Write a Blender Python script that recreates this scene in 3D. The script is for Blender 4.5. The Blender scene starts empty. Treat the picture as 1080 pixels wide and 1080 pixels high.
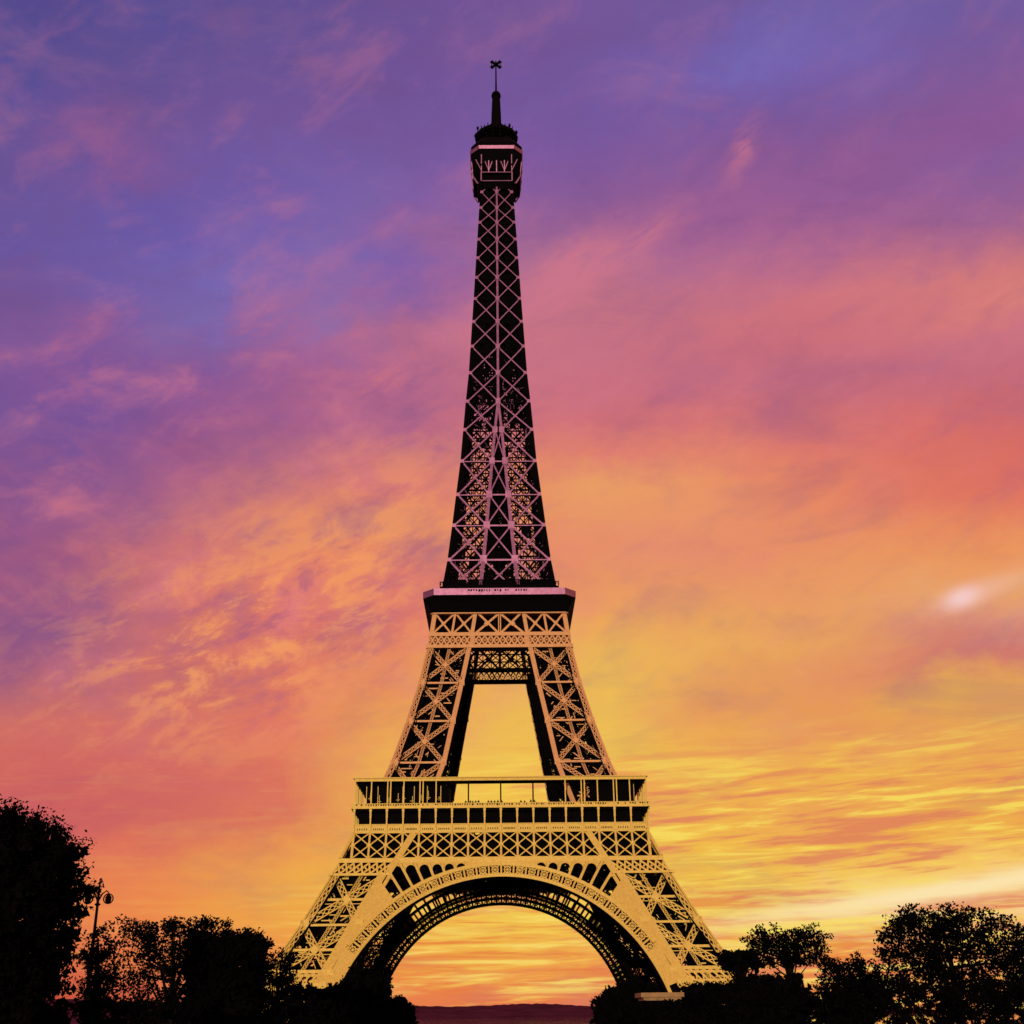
import bpy, bmesh, math, random
from mathutils import Vector, Matrix

rnd = random.Random(7)
scene = bpy.context.scene
COL = scene.collection
R = math.radians

# ------------------------------------------------------------------ camera
CAM_P = Vector((0.0, -333.22, 11.56))
cam_data = bpy.data.cameras.new('camera')
cam_data.sensor_width = 36.0
cam_data.lens = 36.0 * 1274.8 / 1080.0
cam_data.clip_end = 60000.0
cam = bpy.data.objects.new('camera', cam_data)
COL.objects.link(cam)
PITCH, YAW, ROLL = R(22.565), R(0.675), R(-0.64)
cam.matrix_world = (Matrix.Translation(CAM_P) @ Matrix.Rotation(-YAW, 4, 'Z')
                    @ Matrix.Rotation(math.pi / 2 + PITCH, 4, 'X') @ Matrix.Rotation(ROLL, 4, 'Z'))
scene.camera = cam

# ------------------------------------------------------------------ exposure
scene.view_settings.view_transform = 'Standard'
scene.view_settings.look = 'None'
scene.view_settings.exposure = 0.0
scene.view_settings.gamma = 1.0
scene.render.resolution_x = scene.render.resolution_y = 1024

# ------------------------------------------------------------------ sky
SKY_EL = [0, 1, 2.5, 4, 5.5, 7, 8.5, 10, 11.5, 13, 14.5, 16, 17.5, 19, 20.5, 22, 23.5, 25, 26.5, 28, 29.5, 31, 32.5, 34, 35.5, 37, 38.5, 40, 41.5, 43, 44.5]
SKY = {
  -27: [(200, 80, 60), (200, 80, 60), (216, 100, 67), (234, 124, 75), (228, 115, 82), (217, 104, 89), (206, 97, 95), (212, 105, 95), (205, 112, 102), (172, 98, 119), (145, 86, 131), (132, 82, 135), (146, 84, 131), (143, 84, 135), (133, 82, 140), (125, 80, 140), (120, 83, 147), (117, 83, 150), (118, 83, 150), (136, 89, 150), (125, 87, 150), (109, 82, 152), (101, 78, 154), (104, 80, 151), (99, 78, 150), (91, 76, 150), (84, 74, 150), (82, 72, 146), (79, 69, 142), (78, 68, 140), (78, 68, 141)],
  -21: [(200, 80, 60), (200, 80, 60), (215, 99, 66), (232, 122, 74), (229, 117, 81), (220, 106, 88), (205, 95, 95), (210, 103, 95), (208, 109, 100), (188, 105, 111), (163, 94, 123), (150, 89, 129), (149, 87, 131), (160, 90, 128), (152, 89, 134), (139, 85, 140), (127, 83, 144), (118, 82, 150), (110, 80, 153), (117, 82, 153), (120, 84, 154), (111, 87, 162), (104, 86, 165), (102, 83, 163), (101, 80, 159), (120, 82, 152), (112, 79, 148), (98, 76, 145), (89, 74, 146), (84, 73, 147), (82, 73, 147)],
  -15.5: [(207, 92, 60), (208, 93, 61), (223, 116, 68), (236, 139, 74), (235, 136, 81), (224, 118, 88), (218, 111, 92), (213, 106, 97), (212, 109, 99), (212, 114, 101), (212, 115, 101), (212, 117, 104), (215, 120, 105), (212, 120, 109), (200, 113, 117), (184, 104, 126), (168, 96, 134), (157, 91, 139), (147, 88, 144), (138, 86, 149), (126, 86, 153), (121, 92, 165), (115, 97, 176), (106, 86, 170), (105, 84, 166), (107, 83, 162), (109, 83, 158), (109, 80, 151), (103, 79, 149), (95, 76, 147), (88, 74, 145)],
  -10: [(226, 113, 65), (226, 113, 65), (236, 143, 71), (238, 165, 72), (237, 166, 75), (235, 151, 80), (219, 118, 90), (221, 116, 92), (224, 121, 93), (223, 120, 95), (223, 121, 97), (221, 120, 101), (217, 116, 106), (224, 125, 103), (232, 137, 99), (228, 139, 101), (209, 122, 116), (186, 107, 129), (165, 95, 139), (160, 93, 143), (158, 93, 147), (158, 96, 149), (138, 96, 163), (122, 94, 170), (120, 89, 165), (113, 86, 164), (112, 84, 160), (112, 81, 153), (108, 79, 151), (103, 78, 150), (98, 76, 147)],
  -5: [(233, 127, 70), (233, 127, 70), (239, 156, 70), (241, 177, 70), (241, 186, 71), (241, 184, 74), (238, 177, 77), (237, 176, 80), (237, 173, 83), (234, 161, 86), (232, 149, 90), (229, 136, 96), (224, 122, 105), (225, 122, 108), (231, 136, 103), (233, 148, 98), (215, 122, 113), (207, 120, 119), (177, 100, 136), (173, 98, 139), (180, 102, 139), (190, 107, 139), (150, 94, 156), (127, 89, 166), (149, 96, 157), (129, 90, 163), (118, 86, 162), (114, 83, 157), (111, 81, 153), (110, 78, 150), (107, 78, 149)],
  0: [(226, 110, 79), (235, 135, 74), (240, 175, 70), (241, 198, 80), (240, 192, 71), (242, 195, 72), (242, 194, 74), (241, 194, 78), (239, 191, 81), (236, 182, 84), (235, 173, 86), (235, 163, 89), (232, 149, 96), (229, 136, 103), (231, 139, 101), (232, 141, 100), (227, 137, 102), (221, 131, 107), (207, 114, 120), (199, 109, 126), (197, 109, 129), (202, 113, 129), (188, 108, 137), (167, 102, 145), (154, 97, 150), (139, 90, 155), (127, 85, 159), (119, 85, 159), (114, 83, 157), (114, 80, 151), (112, 80, 150)],
  5: [(237, 132, 72), (237, 132, 72), (240, 170, 72), (241, 192, 78), (240, 187, 72), (241, 190, 74), (240, 181, 81), (237, 163, 86), (239, 192, 80), (237, 187, 85), (236, 185, 86), (236, 180, 87), (236, 167, 90), (232, 151, 99), (230, 143, 104), (232, 151, 102), (234, 159, 99), (223, 127, 109), (206, 110, 118), (199, 107, 126), (197, 107, 129), (199, 110, 129), (198, 111, 130), (185, 108, 140), (154, 94, 147), (137, 88, 152), (124, 84, 156), (116, 83, 158), (112, 82, 157), (112, 82, 155), (114, 82, 152)],
  10: [(235, 140, 72), (235, 140, 72), (241, 172, 81), (244, 203, 94), (240, 190, 75), (240, 186, 75), (239, 177, 78), (238, 171, 80), (238, 176, 80), (231, 155, 91), (233, 163, 91), (235, 172, 90), (233, 159, 96), (231, 148, 102), (230, 141, 107), (233, 148, 104), (233, 148, 102), (225, 131, 108), (213, 115, 115), (201, 109, 126), (199, 107, 124), (202, 109, 123), (193, 107, 131), (175, 101, 143), (155, 91, 146), (143, 88, 149), (131, 86, 153), (114, 82, 157), (111, 86, 164), (111, 86, 163), (111, 84, 156)],
  15.5: [(236, 140, 72), (236, 140, 72), (239, 158, 82), (248, 207, 136), (243, 197, 91), (239, 176, 76), (235, 162, 82), (239, 182, 77), (231, 153, 88), (230, 153, 88), (226, 146, 95), (232, 161, 94), (233, 158, 97), (233, 151, 100), (232, 144, 101), (232, 139, 100), (229, 132, 101), (219, 120, 109), (208, 112, 118), (197, 107, 127), (201, 106, 120), (205, 109, 121), (190, 104, 132), (170, 97, 142), (153, 89, 147), (145, 88, 149), (132, 85, 152), (113, 83, 158), (114, 91, 173), (108, 89, 168), (108, 85, 156)],
  21: [(236, 140, 72), (236, 142, 73), (241, 163, 87), (248, 210, 143), (246, 199, 100), (238, 174, 76), (236, 167, 79), (236, 171, 80), (230, 160, 86), (235, 174, 79), (217, 129, 104), (218, 137, 111), (232, 162, 106), (234, 153, 95), (231, 137, 95), (225, 120, 97), (220, 115, 101), (212, 109, 108), (201, 107, 120), (199, 108, 125), (205, 110, 121), (211, 115, 119), (188, 104, 130), (163, 94, 143), (148, 89, 150), (144, 87, 149), (130, 85, 150), (121, 88, 161), (114, 92, 172), (109, 89, 164), (108, 88, 160)],
  27: [(236, 140, 72), (237, 143, 74), (242, 166, 89), (250, 221, 159), (243, 193, 89), (237, 170, 77), (236, 168, 79), (233, 168, 82), (232, 171, 81), (226, 154, 90), (209, 119, 113), (224, 157, 129), (236, 165, 94), (234, 144, 92), (224, 119, 94), (217, 108, 97), (213, 106, 101), (205, 106, 112), (196, 108, 125), (203, 113, 127), (223, 126, 116), (209, 117, 118), (174, 100, 134), (145, 91, 150), (136, 89, 154), (141, 85, 150), (131, 85, 151), (120, 86, 154), (110, 86, 158), (106, 86, 159), (106, 86, 159)],
}


world = bpy.data.worlds.new('World')
scene.world = world
world.use_nodes = True
world.cycles.sampling_method = 'MANUAL'
world.cycles.sample_map_resolution = 256
wt = world.node_tree
wt.nodes.clear()


class NT:
    """tiny expression helper for shader nodes"""
    def __init__(s, t):
        s.t = t

    def link(s, v, sock):
        if isinstance(v, (int, float)):
            sock.default_value = v
        elif isinstance(v, tuple):
            sock.default_value = v if len(v) == len(sock.default_value) else v + (1.0,)
        else:
            s.t.links.new(v, sock)

    def m(s, op, a, b=0.0, c=0.0, clamp=False):
        n = s.t.nodes.new('ShaderNodeMath')
        n.operation = op
        n.use_clamp = clamp
        s.link(a, n.inputs[0]); s.link(b, n.inputs[1]); s.link(c, n.inputs[2])
        return n.outputs[0]

    def add(s, a, b): return s.m('ADD', a, b)
    def sub(s, a, b): return s.m('SUBTRACT', a, b)
    def mul(s, a, b): return s.m('MULTIPLY', a, b)

    def vec(s, x, y, z=0.0):
        n = s.t.nodes.new('ShaderNodeCombineXYZ')
        s.link(x, n.inputs[0]); s.link(y, n.inputs[1]); s.link(z, n.inputs[2])
        return n.outputs[0]

    def noise(s, v, scale=1.0, detail=4.0, rough=0.55, dist=0.0, color=False):
        n = s.t.nodes.new('ShaderNodeTexNoise')
        if v is not None:
            s.link(v, n.inputs['Vector'])
        n.inputs['Scale'].default_value = scale
        n.inputs['Detail'].default_value = detail
        n.inputs['Roughness'].default_value = rough
        n.inputs['Distortion'].default_value = dist
        return n.outputs['Color' if color else 'Fac']

    def ramp(s, fac, stops, interp='LINEAR'):
        n = s.t.nodes.new('ShaderNodeValToRGB')
        cr = n.color_ramp
        cr.interpolation = interp
        for i, (p, c) in enumerate(stops):
            e = cr.elements[i] if i < 2 else cr.elements.new(p)
            e.position = p
            e.color = c if len(c) == 4 else tuple(c) + (1.0,)
        s.link(fac, n.inputs[0])
        return n.outputs[0]

    def step(s, x, a, b):
        """smooth 0..1 between a and b"""
        n = s.t.nodes.new('ShaderNodeMapRange')
        n.interpolation_type = 'SMOOTHSTEP'
        s.link(x, n.inputs['Value'])
        n.inputs['From Min'].default_value = a
        n.inputs['From Max'].default_value = b
        return n.outputs[0]

    def mix(s, f, a, b, mode='MIX'):
        n = s.t.nodes.new('ShaderNodeMix')
        n.data_type = 'RGBA'
        n.blend_type = mode
        s.link(f, n.inputs[0]); s.link(a, n.inputs[6]); s.link(b, n.inputs[7])
        return n.outputs[2]

    def blob(s, x, y, cx, cy, rx, ry, rot=0.0):
        """soft elliptical patch of sky, angles in degrees"""
        dx, dy = s.sub(x, cx), s.sub(y, cy)
        c, sn = math.cos(R(rot)), math.sin(R(rot))
        u = s.mul(s.add(s.mul(dx, c), s.mul(dy, sn)), 1.0 / rx)
        v = s.mul(s.sub(s.mul(dy, c), s.mul(dx, sn)), 1.0 / ry)
        return s.m('EXPONENT', s.mul(s.add(s.mul(u, u), s.mul(v, v)), -1.0))


def lin(c):
    c /= 255.0
    return c / 12.92 if c < 0.04045 else ((c + 0.055) / 1.055) ** 2.4


def rgb(r, g, b):
    return (lin(r), lin(g), lin(b), 1.0)


def build_sky():
    g = NT(wt)
    tc = wt.nodes.new('ShaderNodeTexCoord')
    sep = wt.nodes.new('ShaderNodeSeparateXYZ')
    wt.links.new(tc.outputs['Generated'], sep.inputs[0])
    x, y, z = sep.outputs
    # azimuth from the bright west (mirrored behind the camera so the tower reflects it) and elevation, degrees
    az0 = g.mul(g.m('ARCTAN2', x, g.m('ABSOLUTE', y)), 57.29578)
    el0 = g.mul(g.m('ARCSINE', z), 57.29578)
    # drifting cloud edges: warp the colour field with fractal noise
    p0 = g.vec(az0, g.mul(el0, 1.6))
    n1 = wt.nodes.new('ShaderNodeSeparateColor')
    wt.links.new(g.noise(p0, 0.16, 6.0, 0.62, color=True), n1.inputs[0])
    n2 = wt.nodes.new('ShaderNodeSeparateColor')
    wt.links.new(g.noise(p0, 0.7, 5.0, 0.65, color=True), n2.inputs[0])
    wamp = g.step(el0, 0.0, 7.0)
    az = g.add(az0, g.mul(wamp, g.add(g.mul(g.sub(n1.outputs[0], 0.5), 4.0), g.mul(g.sub(n2.outputs[0], 0.5), 2.4))))
    el = g.add(el0, g.mul(g.add(g.mul(wamp, 0.85), 0.15),
                          g.add(g.mul(g.sub(n1.outputs[1], 0.5), 2.6), g.mul(g.sub(n2.outputs[1], 0.5), 2.0))))
    fac = g.mul(el, 1.0 / 46.0)
    cols = sorted(SKY)
    acc = None
    prev = None
    for a in cols:
        h = SKY[a]
        stops = []
        for i, e in enumerate(SKY_EL):
            stops.append((e / 46.0, rgb(*h[i])))
        c = g.ramp(fac, stops)
        if acc is None:
            acc = c
        else:
            acc = g.mix(g.m('MULTIPLY', g.sub(az, prev), 1.0 / (a - prev), clamp=True), acc, c)
        prev = a
    base = acc
    # --- cirrus veils, broad soft light and dark variation everywhere
    veil = g.noise(g.vec(g.mul(az0, 0.10), g.mul(el0, 0.28)), 1.0, 7.0, 0.6, 0.6)
    base = g.mix(g.mul(g.step(veil, 0.5, 0.78), 0.13), base, rgb(222, 140, 145))
    base = g.mix(g.mul(g.step(veil, 0.5, 0.28), 0.22), base, rgb(110, 70, 120))
    # --- mottled high cloud: soft clumps drawn out along the wind, rising to the right
    def wind(deg):
        c, sn = math.cos(R(deg)), math.sin(R(deg))
        return g.add(g.mul(az0, c), g.mul(el0, sn)), g.sub(g.mul(el0, c), g.mul(az0, sn))
    uw, vw = wind(24)
    mott = g.noise(g.vec(g.mul(uw, 0.17), g.mul(vw, 0.36), 2.0), 1.0, 7.0, 0.62, 0.25)
    high = g.mul(g.step(el0, 9.0, 16.0), g.add(0.45, g.mul(g.step(az0, 6.0, -6.0), 0.55)))
    base = g.mix(g.mul(g.mul(high, g.step(mott, 0.48, 0.74)), g.add(0.20, g.mul(g.step(el0, 36.0, 26.0), 0.24))), base, rgb(226, 128, 138))
    base = g.mix(g.mul(g.mul(high, g.step(mott, 0.52, 0.28)), 0.40), base, rgb(116, 78, 140))
    # --- glowing cloud bank on the left, ragged and patchy
    bank = g.add(g.blob(az0, el0, -12.0, 16.6, 8.0, 4.4, 24), g.mul(g.blob(az0, el0, -5.5, 22.0, 4.0, 3.0, 30), 0.45))
    fib = g.noise(g.vec(g.mul(uw, 0.30), g.mul(vw, 0.62), 7.0), 1.0, 9.0, 0.68, 0.3)
    base = g.mix(g.m('MULTIPLY', bank, g.step(fib, 0.46, 0.62), clamp=True), base, rgb(242, 154, 98))
    base = g.mix(g.mul(g.m('MULTIPLY', bank, g.step(fib, 0.47, 0.34), clamp=True), 0.75), base, rgb(176, 96, 122))
    # soft streaks fanning out to the left of it
    fan = g.blob(az0, el0, -19.5, 18.5, 6.0, 5.5, -15)
    uf, vf = wind(-17)
    st = g.noise(g.vec(g.mul(uf, 0.2), g.mul(vf, 0.62)), 1.0, 6.0, 0.6, 0.8)
    base = g.mix(g.mul(g.m('MULTIPLY', fan, g.step(st, 0.46, 0.80), clamp=True), 0.5), base, rgb(222, 122, 116))
    # pink patches high on the left
    for (cx, cy, rx, ry, rot, k, col) in ((-22.5, 37.2, 2.6, 1.6, 10, 0.55, rgb(160, 92, 140)), (-21.5, 28.6, 1.8, 2.8, -25, 0.5, rgb(176, 96, 140)),
                                          (-6.6, 28.6, 3.6, 1.2, 14, 0.75, rgb(208, 112, 130)), (-9.8, 30.4, 2.6, 1.0, 20, 0.45, rgb(178, 100, 145)),
                                          (-2.6, 33.4, 1.6, 2.2, -30, 0.5, rgb(172, 98, 148))):
        b = g.mul(g.blob(az, el, cx, cy, rx, ry, rot), g.step(fib, 0.30, 0.62))
        base = g.mix(g.mul(b, k), base, col)
    # --- feathery wisps right of the summit
    uq, vq = wind(26)
    fe = g.noise(g.vec(g.mul(uq, 0.35), g.mul(vq, 1.5), 3.0), 1.0, 7.0, 0.66, 0.5)
    for (cx, cy, rx, ry, rot, k) in ((4.0, 34.2, 2.8, 0.8, 25, 0.75), (6.8, 34.4, 3.6, 0.65, 22, 0.8), (3.2, 32.6, 2.6, 0.9, 22, 0.7), (14.2, 38.4, 1.5, 0.6, 52, 0.6)):
        wv = g.add(el0, g.mul(g.sub(n2.outputs[2], 0.5), 1.6))
        b = g.mul(g.blob(az0, wv, cx, cy, rx, ry, rot), g.step(fe, 0.26, 0.60))
        base = g.mix(g.mul(b, k), base, rgb(206, 112, 134))
    # --- blue grey breaks
    for (cx, cy, rx, ry, rot, k, col) in ((-12.5, 31.0, 6.0, 1.5, 8, 0.55, rgb(126, 116, 186)),
                                          (-9.5, 35.5, 6.0, 2.6, 8, 0.38, rgb(116, 102, 178)),
                                          (15.5, 42.0, 5.5, 1.6, 14, 0.5, rgb(116, 104, 185))):
        b = g.mul(g.blob(az, el, cx, cy, rx, ry, rot), g.step(mott, 0.62, 0.36))
        base = g.mix(g.mul(b, k), base, col)
    # --- low banded stratus, strongest on the right
    low = g.mul(g.step(el0, 13.0, 8.5), g.add(0.07, g.mul(g.step(az0, -8.0, 4.0), 0.93)))
    tilt = g.sub(el0, g.mul(az0, 0.05))
    s1 = g.noise(g.vec(g.mul(az0, 0.10), g.mul(tilt, 1.15)), 1.0, 6.0, 0.6, 0.7)
    s2 = g.noise(g.vec(g.mul(az0, 0.32), g.mul(tilt, 3.2), 4.0), 1.0, 5.0, 0.6, 0.5)
    s = g.add(g.mul(s1, 0.6), g.mul(s2, 0.4))
    base = g.mix(g.mul(low, g.step(s, 0.50, 0.61)), base, rgb(246, 214, 92))
    base = g.mix(g.mul(g.mul(low, g.step(s, 0.50, 0.39)), 0.8), base, rgb(222, 124, 92))
    # darker rose cloud above the trees on the left
    b = g.mul(g.blob(az, el, -20.0, 8.2, 8.0, 2.2, 4), g.step(mott, 0.25, 0.6))
    base = g.mix(g.mul(b, 0.55), base, rgb(194, 90, 100))
    # --- thin bands behind the arch
    arch = g.mul(g.m('MULTIPLY', g.step(el0, 6.0, 4.0), g.step(el0, 0.4, 1.2)), g.add(0.12, g.mul(g.step(az0, -12.0, -5.0), 0.88)))
    s3 = g.noise(g.vec(g.mul(az0, 0.16), g.mul(el0, 2.6), 9.0), 1.0, 5.0, 0.55, 0.4)
    base = g.mix(g.mul(arch, g.mul(g.step(s3, 0.5, 0.68), 0.8)), base, rgb(248, 222, 110))
    base = g.mix(g.mul(arch, g.mul(g.step(s3, 0.5, 0.34), 0.7)), base, rgb(228, 118, 62))
    # --- pale band low on the right, bright break in the clouds above it
    el_b = g.sub(el0, g.mul(g.sub(n1.outputs[2], 0.5), 0.8))
    b = g.blob(az0, el_b, 20.0, 4.75, 9.0, 0.42, 7)
    base = g.mix(g.m('MULTIPLY', b, 1.1, clamp=True), base, rgb(251, 226, 170))
    b = g.blob(az0, el0, 22.0, 17.1, 0.8, 0.42, 14)
    base = g.mix(b, base, rgb(246, 205, 205))
    b = g.blob(az0, el0, 23.0, 17.3, 2.2, 0.45, 13)
    base = g.mix(g.mul(b, 0.4), base, rgb(240, 190, 175))
    # overhead, out of the picture: warm glow added to tint what the legs reflect
    base = g.mix(g.step(el0, 47.0, 62.0), base, rgb(226, 150, 112))
    hs = wt.nodes.new('ShaderNodeHueSaturation')
    wt.links.new(g.sub(1.0, g.mul(g.step(el0, 24.0, 34.0), 0.04)), hs.inputs['Saturation'])
    wt.links.new(base, hs.inputs['Color'])
    base = hs.outputs[0]
    bg = wt.nodes.new('ShaderNodeBackground')
    wt.links.new(base, bg.inputs[0])
    bg.inputs[1].default_value = 1.0
    out = wt.nodes.new('ShaderNodeOutputWorld')
    wt.links.new(bg.outputs[0], out.inputs[0])


build_sky()

# ------------------------------------------------------------------ sun: low, warm, behind the camera
SUN_EL, SUN_AZ = R(5.0), R(-8.0)
sun_data = bpy.data.lights.new('sun', 'SUN')
sun_data.energy = 2.0
sun_data.angle = R(0.6)
sun_data.color = (1.0, 0.86, 0.62)
sun = bpy.data.objects.new('sun', sun_data)
COL.objects.link(sun)
sdir = Vector((math.sin(SUN_AZ) * math.cos(SUN_EL), -math.cos(SUN_AZ) * math.cos(SUN_EL), math.sin(SUN_EL)))
sun.rotation_euler = sdir.to_track_quat('Z', 'Y').to_euler()

# ------------------------------------------------------------------ materials
def material(name, color, rough=0.6, metal=0.0, vary=0.25, scale=2.0, spec=0.5):
    m = bpy.data.materials.new(name)
    m.use_nodes = True
    t = m.node_tree
    b = t.nodes['Principled BSDF']
    g = NT(t)
    tc = t.nodes.new('ShaderNodeTexCoord')
    n = g.noise(tc.outputs['Object'], scale, 4.0, 0.6)
    lo = tuple(v * (1.0 - vary) for v in color)
    hi = tuple(min(1.0, v * (1.0 + vary)) for v in color)
    t.links.new(g.ramp(n, [(0.3, lo), (0.7, hi)]), b.inputs['Base Color'])
    b.inputs['Roughness'].default_value = rough
    b.inputs['Metallic'].default_value = metal
    b.inputs['Specular IOR Level'].default_value = spec
    return m


# sunset light put into the iron's paint, stage by stage; inner shade into black
M_LOW = material('ochre_lit_iron', (0.72, 0.50, 0.11), 0.6, 0.1, 0.16, 2.2, 0.2)
M_MID = material('amber_lit_iron', (0.66, 0.34, 0.145), 0.6, 0.12, 0.16, 2.2, 0.2)
M_TOP = material('rose_lit_iron', (0.31, 0.125, 0.235), 0.45, 0.6, 0.25, 0.9, 0.2)
M_IRON = material('black_iron_and_shade', (0.0022, 0.0018, 0.0023), 0.85, 0.0, 0.4, 1.5, 0.04)
M_STONE = material('stone', (0.34, 0.20, 0.09), 0.8, 0.0, 0.25, 1.2, 0.2)
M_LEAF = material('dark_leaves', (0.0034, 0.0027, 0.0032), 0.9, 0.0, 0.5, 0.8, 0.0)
M_BARK = material('bark', (0.006, 0.005, 0.005), 0.9, 0.0, 0.4, 3.0, 0.08)
M_GROUND = material('dark_grass', (0.012, 0.013, 0.008), 0.95, 0.0, 0.5, 0.15, 0.05)
M_HILL = material('wooded_hill', (0.085, 0.022, 0.042), 0.95, 0.0, 0.35, 0.01, 0.0)
M_CLOTH = material('dark_cloth', (0.012, 0.010, 0.012), 0.9, 0.0, 0.5, 9.0, 0.1)


# ------------------------------------------------------------------ mesh helpers
class MB:
    def __init__(s):
        s.v, s.f = [], []

    def hexa(s, pts):
        i = len(s.v)
        s.v += [tuple(p) for p in pts]
        s.f += [(i, i + 3, i + 2, i + 1), (i + 4, i + 5, i + 6, i + 7), (i, i + 1, i + 5, i + 4),
                (i + 1, i + 2, i + 6, i + 5), (i + 2, i + 3, i + 7, i + 6), (i + 3, i, i + 4, i + 7)]

    def bar(s, p, q, w, t, nrm=(0, -1, 0), w2=None):
        """beam p-q, w wide across, t deep along nrm"""
        p, q = Vector(p), Vector(q)
        d = (q - p)
        if d.length < 1e-5:
            return
        d.normalize()
        n = Vector(nrm)
        n = n - d * n.dot(d)
        if n.length < 1e-4:
            n = d.orthogonal()
        n.normalize()
        sd = d.cross(n)
        w2 = w if w2 is None else w2
        a, b, c = sd * (w / 2), n * (t / 2), sd * (w2 / 2)
        s.hexa([p - a - b, p + a - b, p + a + b, p - a + b, q - c - b, q + c - b, q + c + b, q - c + b])

    def box(s, x0, x1, y0, y1, z0, z1):
        s.hexa([(x0, y0, z0), (x1, y0, z0), (x1, y1, z0), (x0, y1, z0),
                (x0, y0, z1), (x1, y0, z1), (x1, y1, z1), (x0, y1, z1)])

    def plate(s, pts, nrm, t):
        """flat polygon with thickness t centred on it"""
        n = Vector(nrm).normalized() * (t / 2)
        i, k = len(s.v), len(pts)
        s.v += [tuple(Vector(p) - n) for p in pts] + [tuple(Vector(p) + n) for p in pts]
        s.f.append(tuple(range(i + k - 1, i - 1, -1)))
        s.f.append(tuple(range(i + k, i + 2 * k)))
        for a in range(k):
            b = (a + 1) % k
            s.f.append((i + a, i + b, i + k + b, i + k + a))

    def rings(s, rings, cap=True):
        i, k = len(s.v), len(rings[0])
        for r in rings:
            s.v += [tuple(p) for p in r]
        for a in range(len(rings) - 1):
            for j in range(k):
                l = (j + 1) % k
                s.f.append((i + a * k + j, i + a * k + l, i + (a + 1) * k + l, i + (a + 1) * k + j))
        if cap:
            s.f.append(tuple(range(i + k - 1, i - 1, -1)))
            s.f.append(tuple(range(i + (len(rings) - 1) * k, i + len(rings) * k)))

    def lathe(s, prof, n=16, c=(0, 0), ph=0.0, cap=True):
        s.rings([[(c[0] + r * math.cos(ph + 2 * math.pi * j / n), c[1] + r * math.sin(ph + 2 * math.pi * j / n), z)
                  for j in range(n)] for r, z in prof], cap)

    def tube(s, pts, radii, n=6):
        rs = []
        for k, p in enumerate(pts):
            p = Vector(p)
            d = Vector(pts[min(k + 1, len(pts) - 1)]) - Vector(pts[max(k - 1, 0)])
            d.normalize()
            a = d.orthogonal().normalized()
            if abs(d.z) > 0.3:
                a = Vector((1, 0, 0)); a = (a - d * a.dot(d)).normalized()
            b = d.cross(a)
            rs.append([p + (a * math.cos(2 * math.pi * j / n) + b * math.sin(2 * math.pi * j / n)) * radii[k] for j in range(n)])
        s.rings(rs)

    def girder(s, p, q, w, t, nrm=(0, -1, 0), seg=None, rail=0.17, lace=0.13):
        """open lattice beam: two rails with zigzag lacing"""
        p, q = Vector(p), Vector(q)
        d = q - p
        L = d.length
        d = d / L
        n = Vector(nrm)
        n = (n - d * n.dot(d)).normalized()
        sd = d.cross(n)
        o = sd * (w / 2 - w * rail / 2)
        s.bar(p + o, q + o, w * rail, t, nrm)
        s.bar(p - o, q - o, w * rail, t, nrm)
        seg = seg or max(2, int(L / (w * 0.9)))
        i = sd * (w / 2 - w * rail)
        for k in range(seg):
            a, b = p + d * L * k / seg, p + d * L * (k + 1) / seg
            s.bar(a + i, b - i, w * lace, t * 0.6, nrm)
            s.bar(a - i, b + i, w * lace, t * 0.6 - 0.02, nrm)

    def build(s, name, mat, parent=None, rz=0.0, smooth=False):
        me = bpy.data.meshes.new(name)
        me.from_pydata(s.v, [], s.f)
        me.materials.append(mat)
        if smooth:
            me.polygons.foreach_set('use_smooth', [True] * len(me.polygons))
        me.update()
        o = bpy.data.objects.new(name, me)
        COL.objects.link(o)
        o.parent = parent
        o.rotation_euler.z = rz
        return o


def tag(o, label=None, cat=None, group=None, kind=None):
    if label: o['label'] = label
    if cat: o['category'] = cat
    if group: o['group'] = group
    if kind: o['kind'] = kind
    return o


def empty(name, loc, rz=0.0, label=None, cat=None, group=None):
    o = bpy.data.objects.new(name, None)
    COL.objects.link(o)
    o.location = loc
    o.rotation_euler.z = rz
    o.empty_display_size = 0.5
    return tag(o, label, cat, group)


def copy_tree(o, parent=None):
    c = o.copy()
    COL.objects.link(c)
    c.parent = parent
    for ch in list(o.children):
        copy_tree(ch, c)
    return c


def quarter_copies(o):
    """the same part on the other three sides of the tower"""
    for k in (1, 2, 3):
        c = copy_tree(o, o.parent)
        c.rotation_euler.z = o.rotation_euler.z + k * math.pi / 2


# ------------------------------------------------------------------ setting
def ground_z(d):
    """terrace near the camera falling away to the level of the tower"""
    t = min(1.0, max(0.0, (d - 25.0) / 130.0))
    return 9.6 * (1.0 - t * t * (3 - 2 * t))


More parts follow.
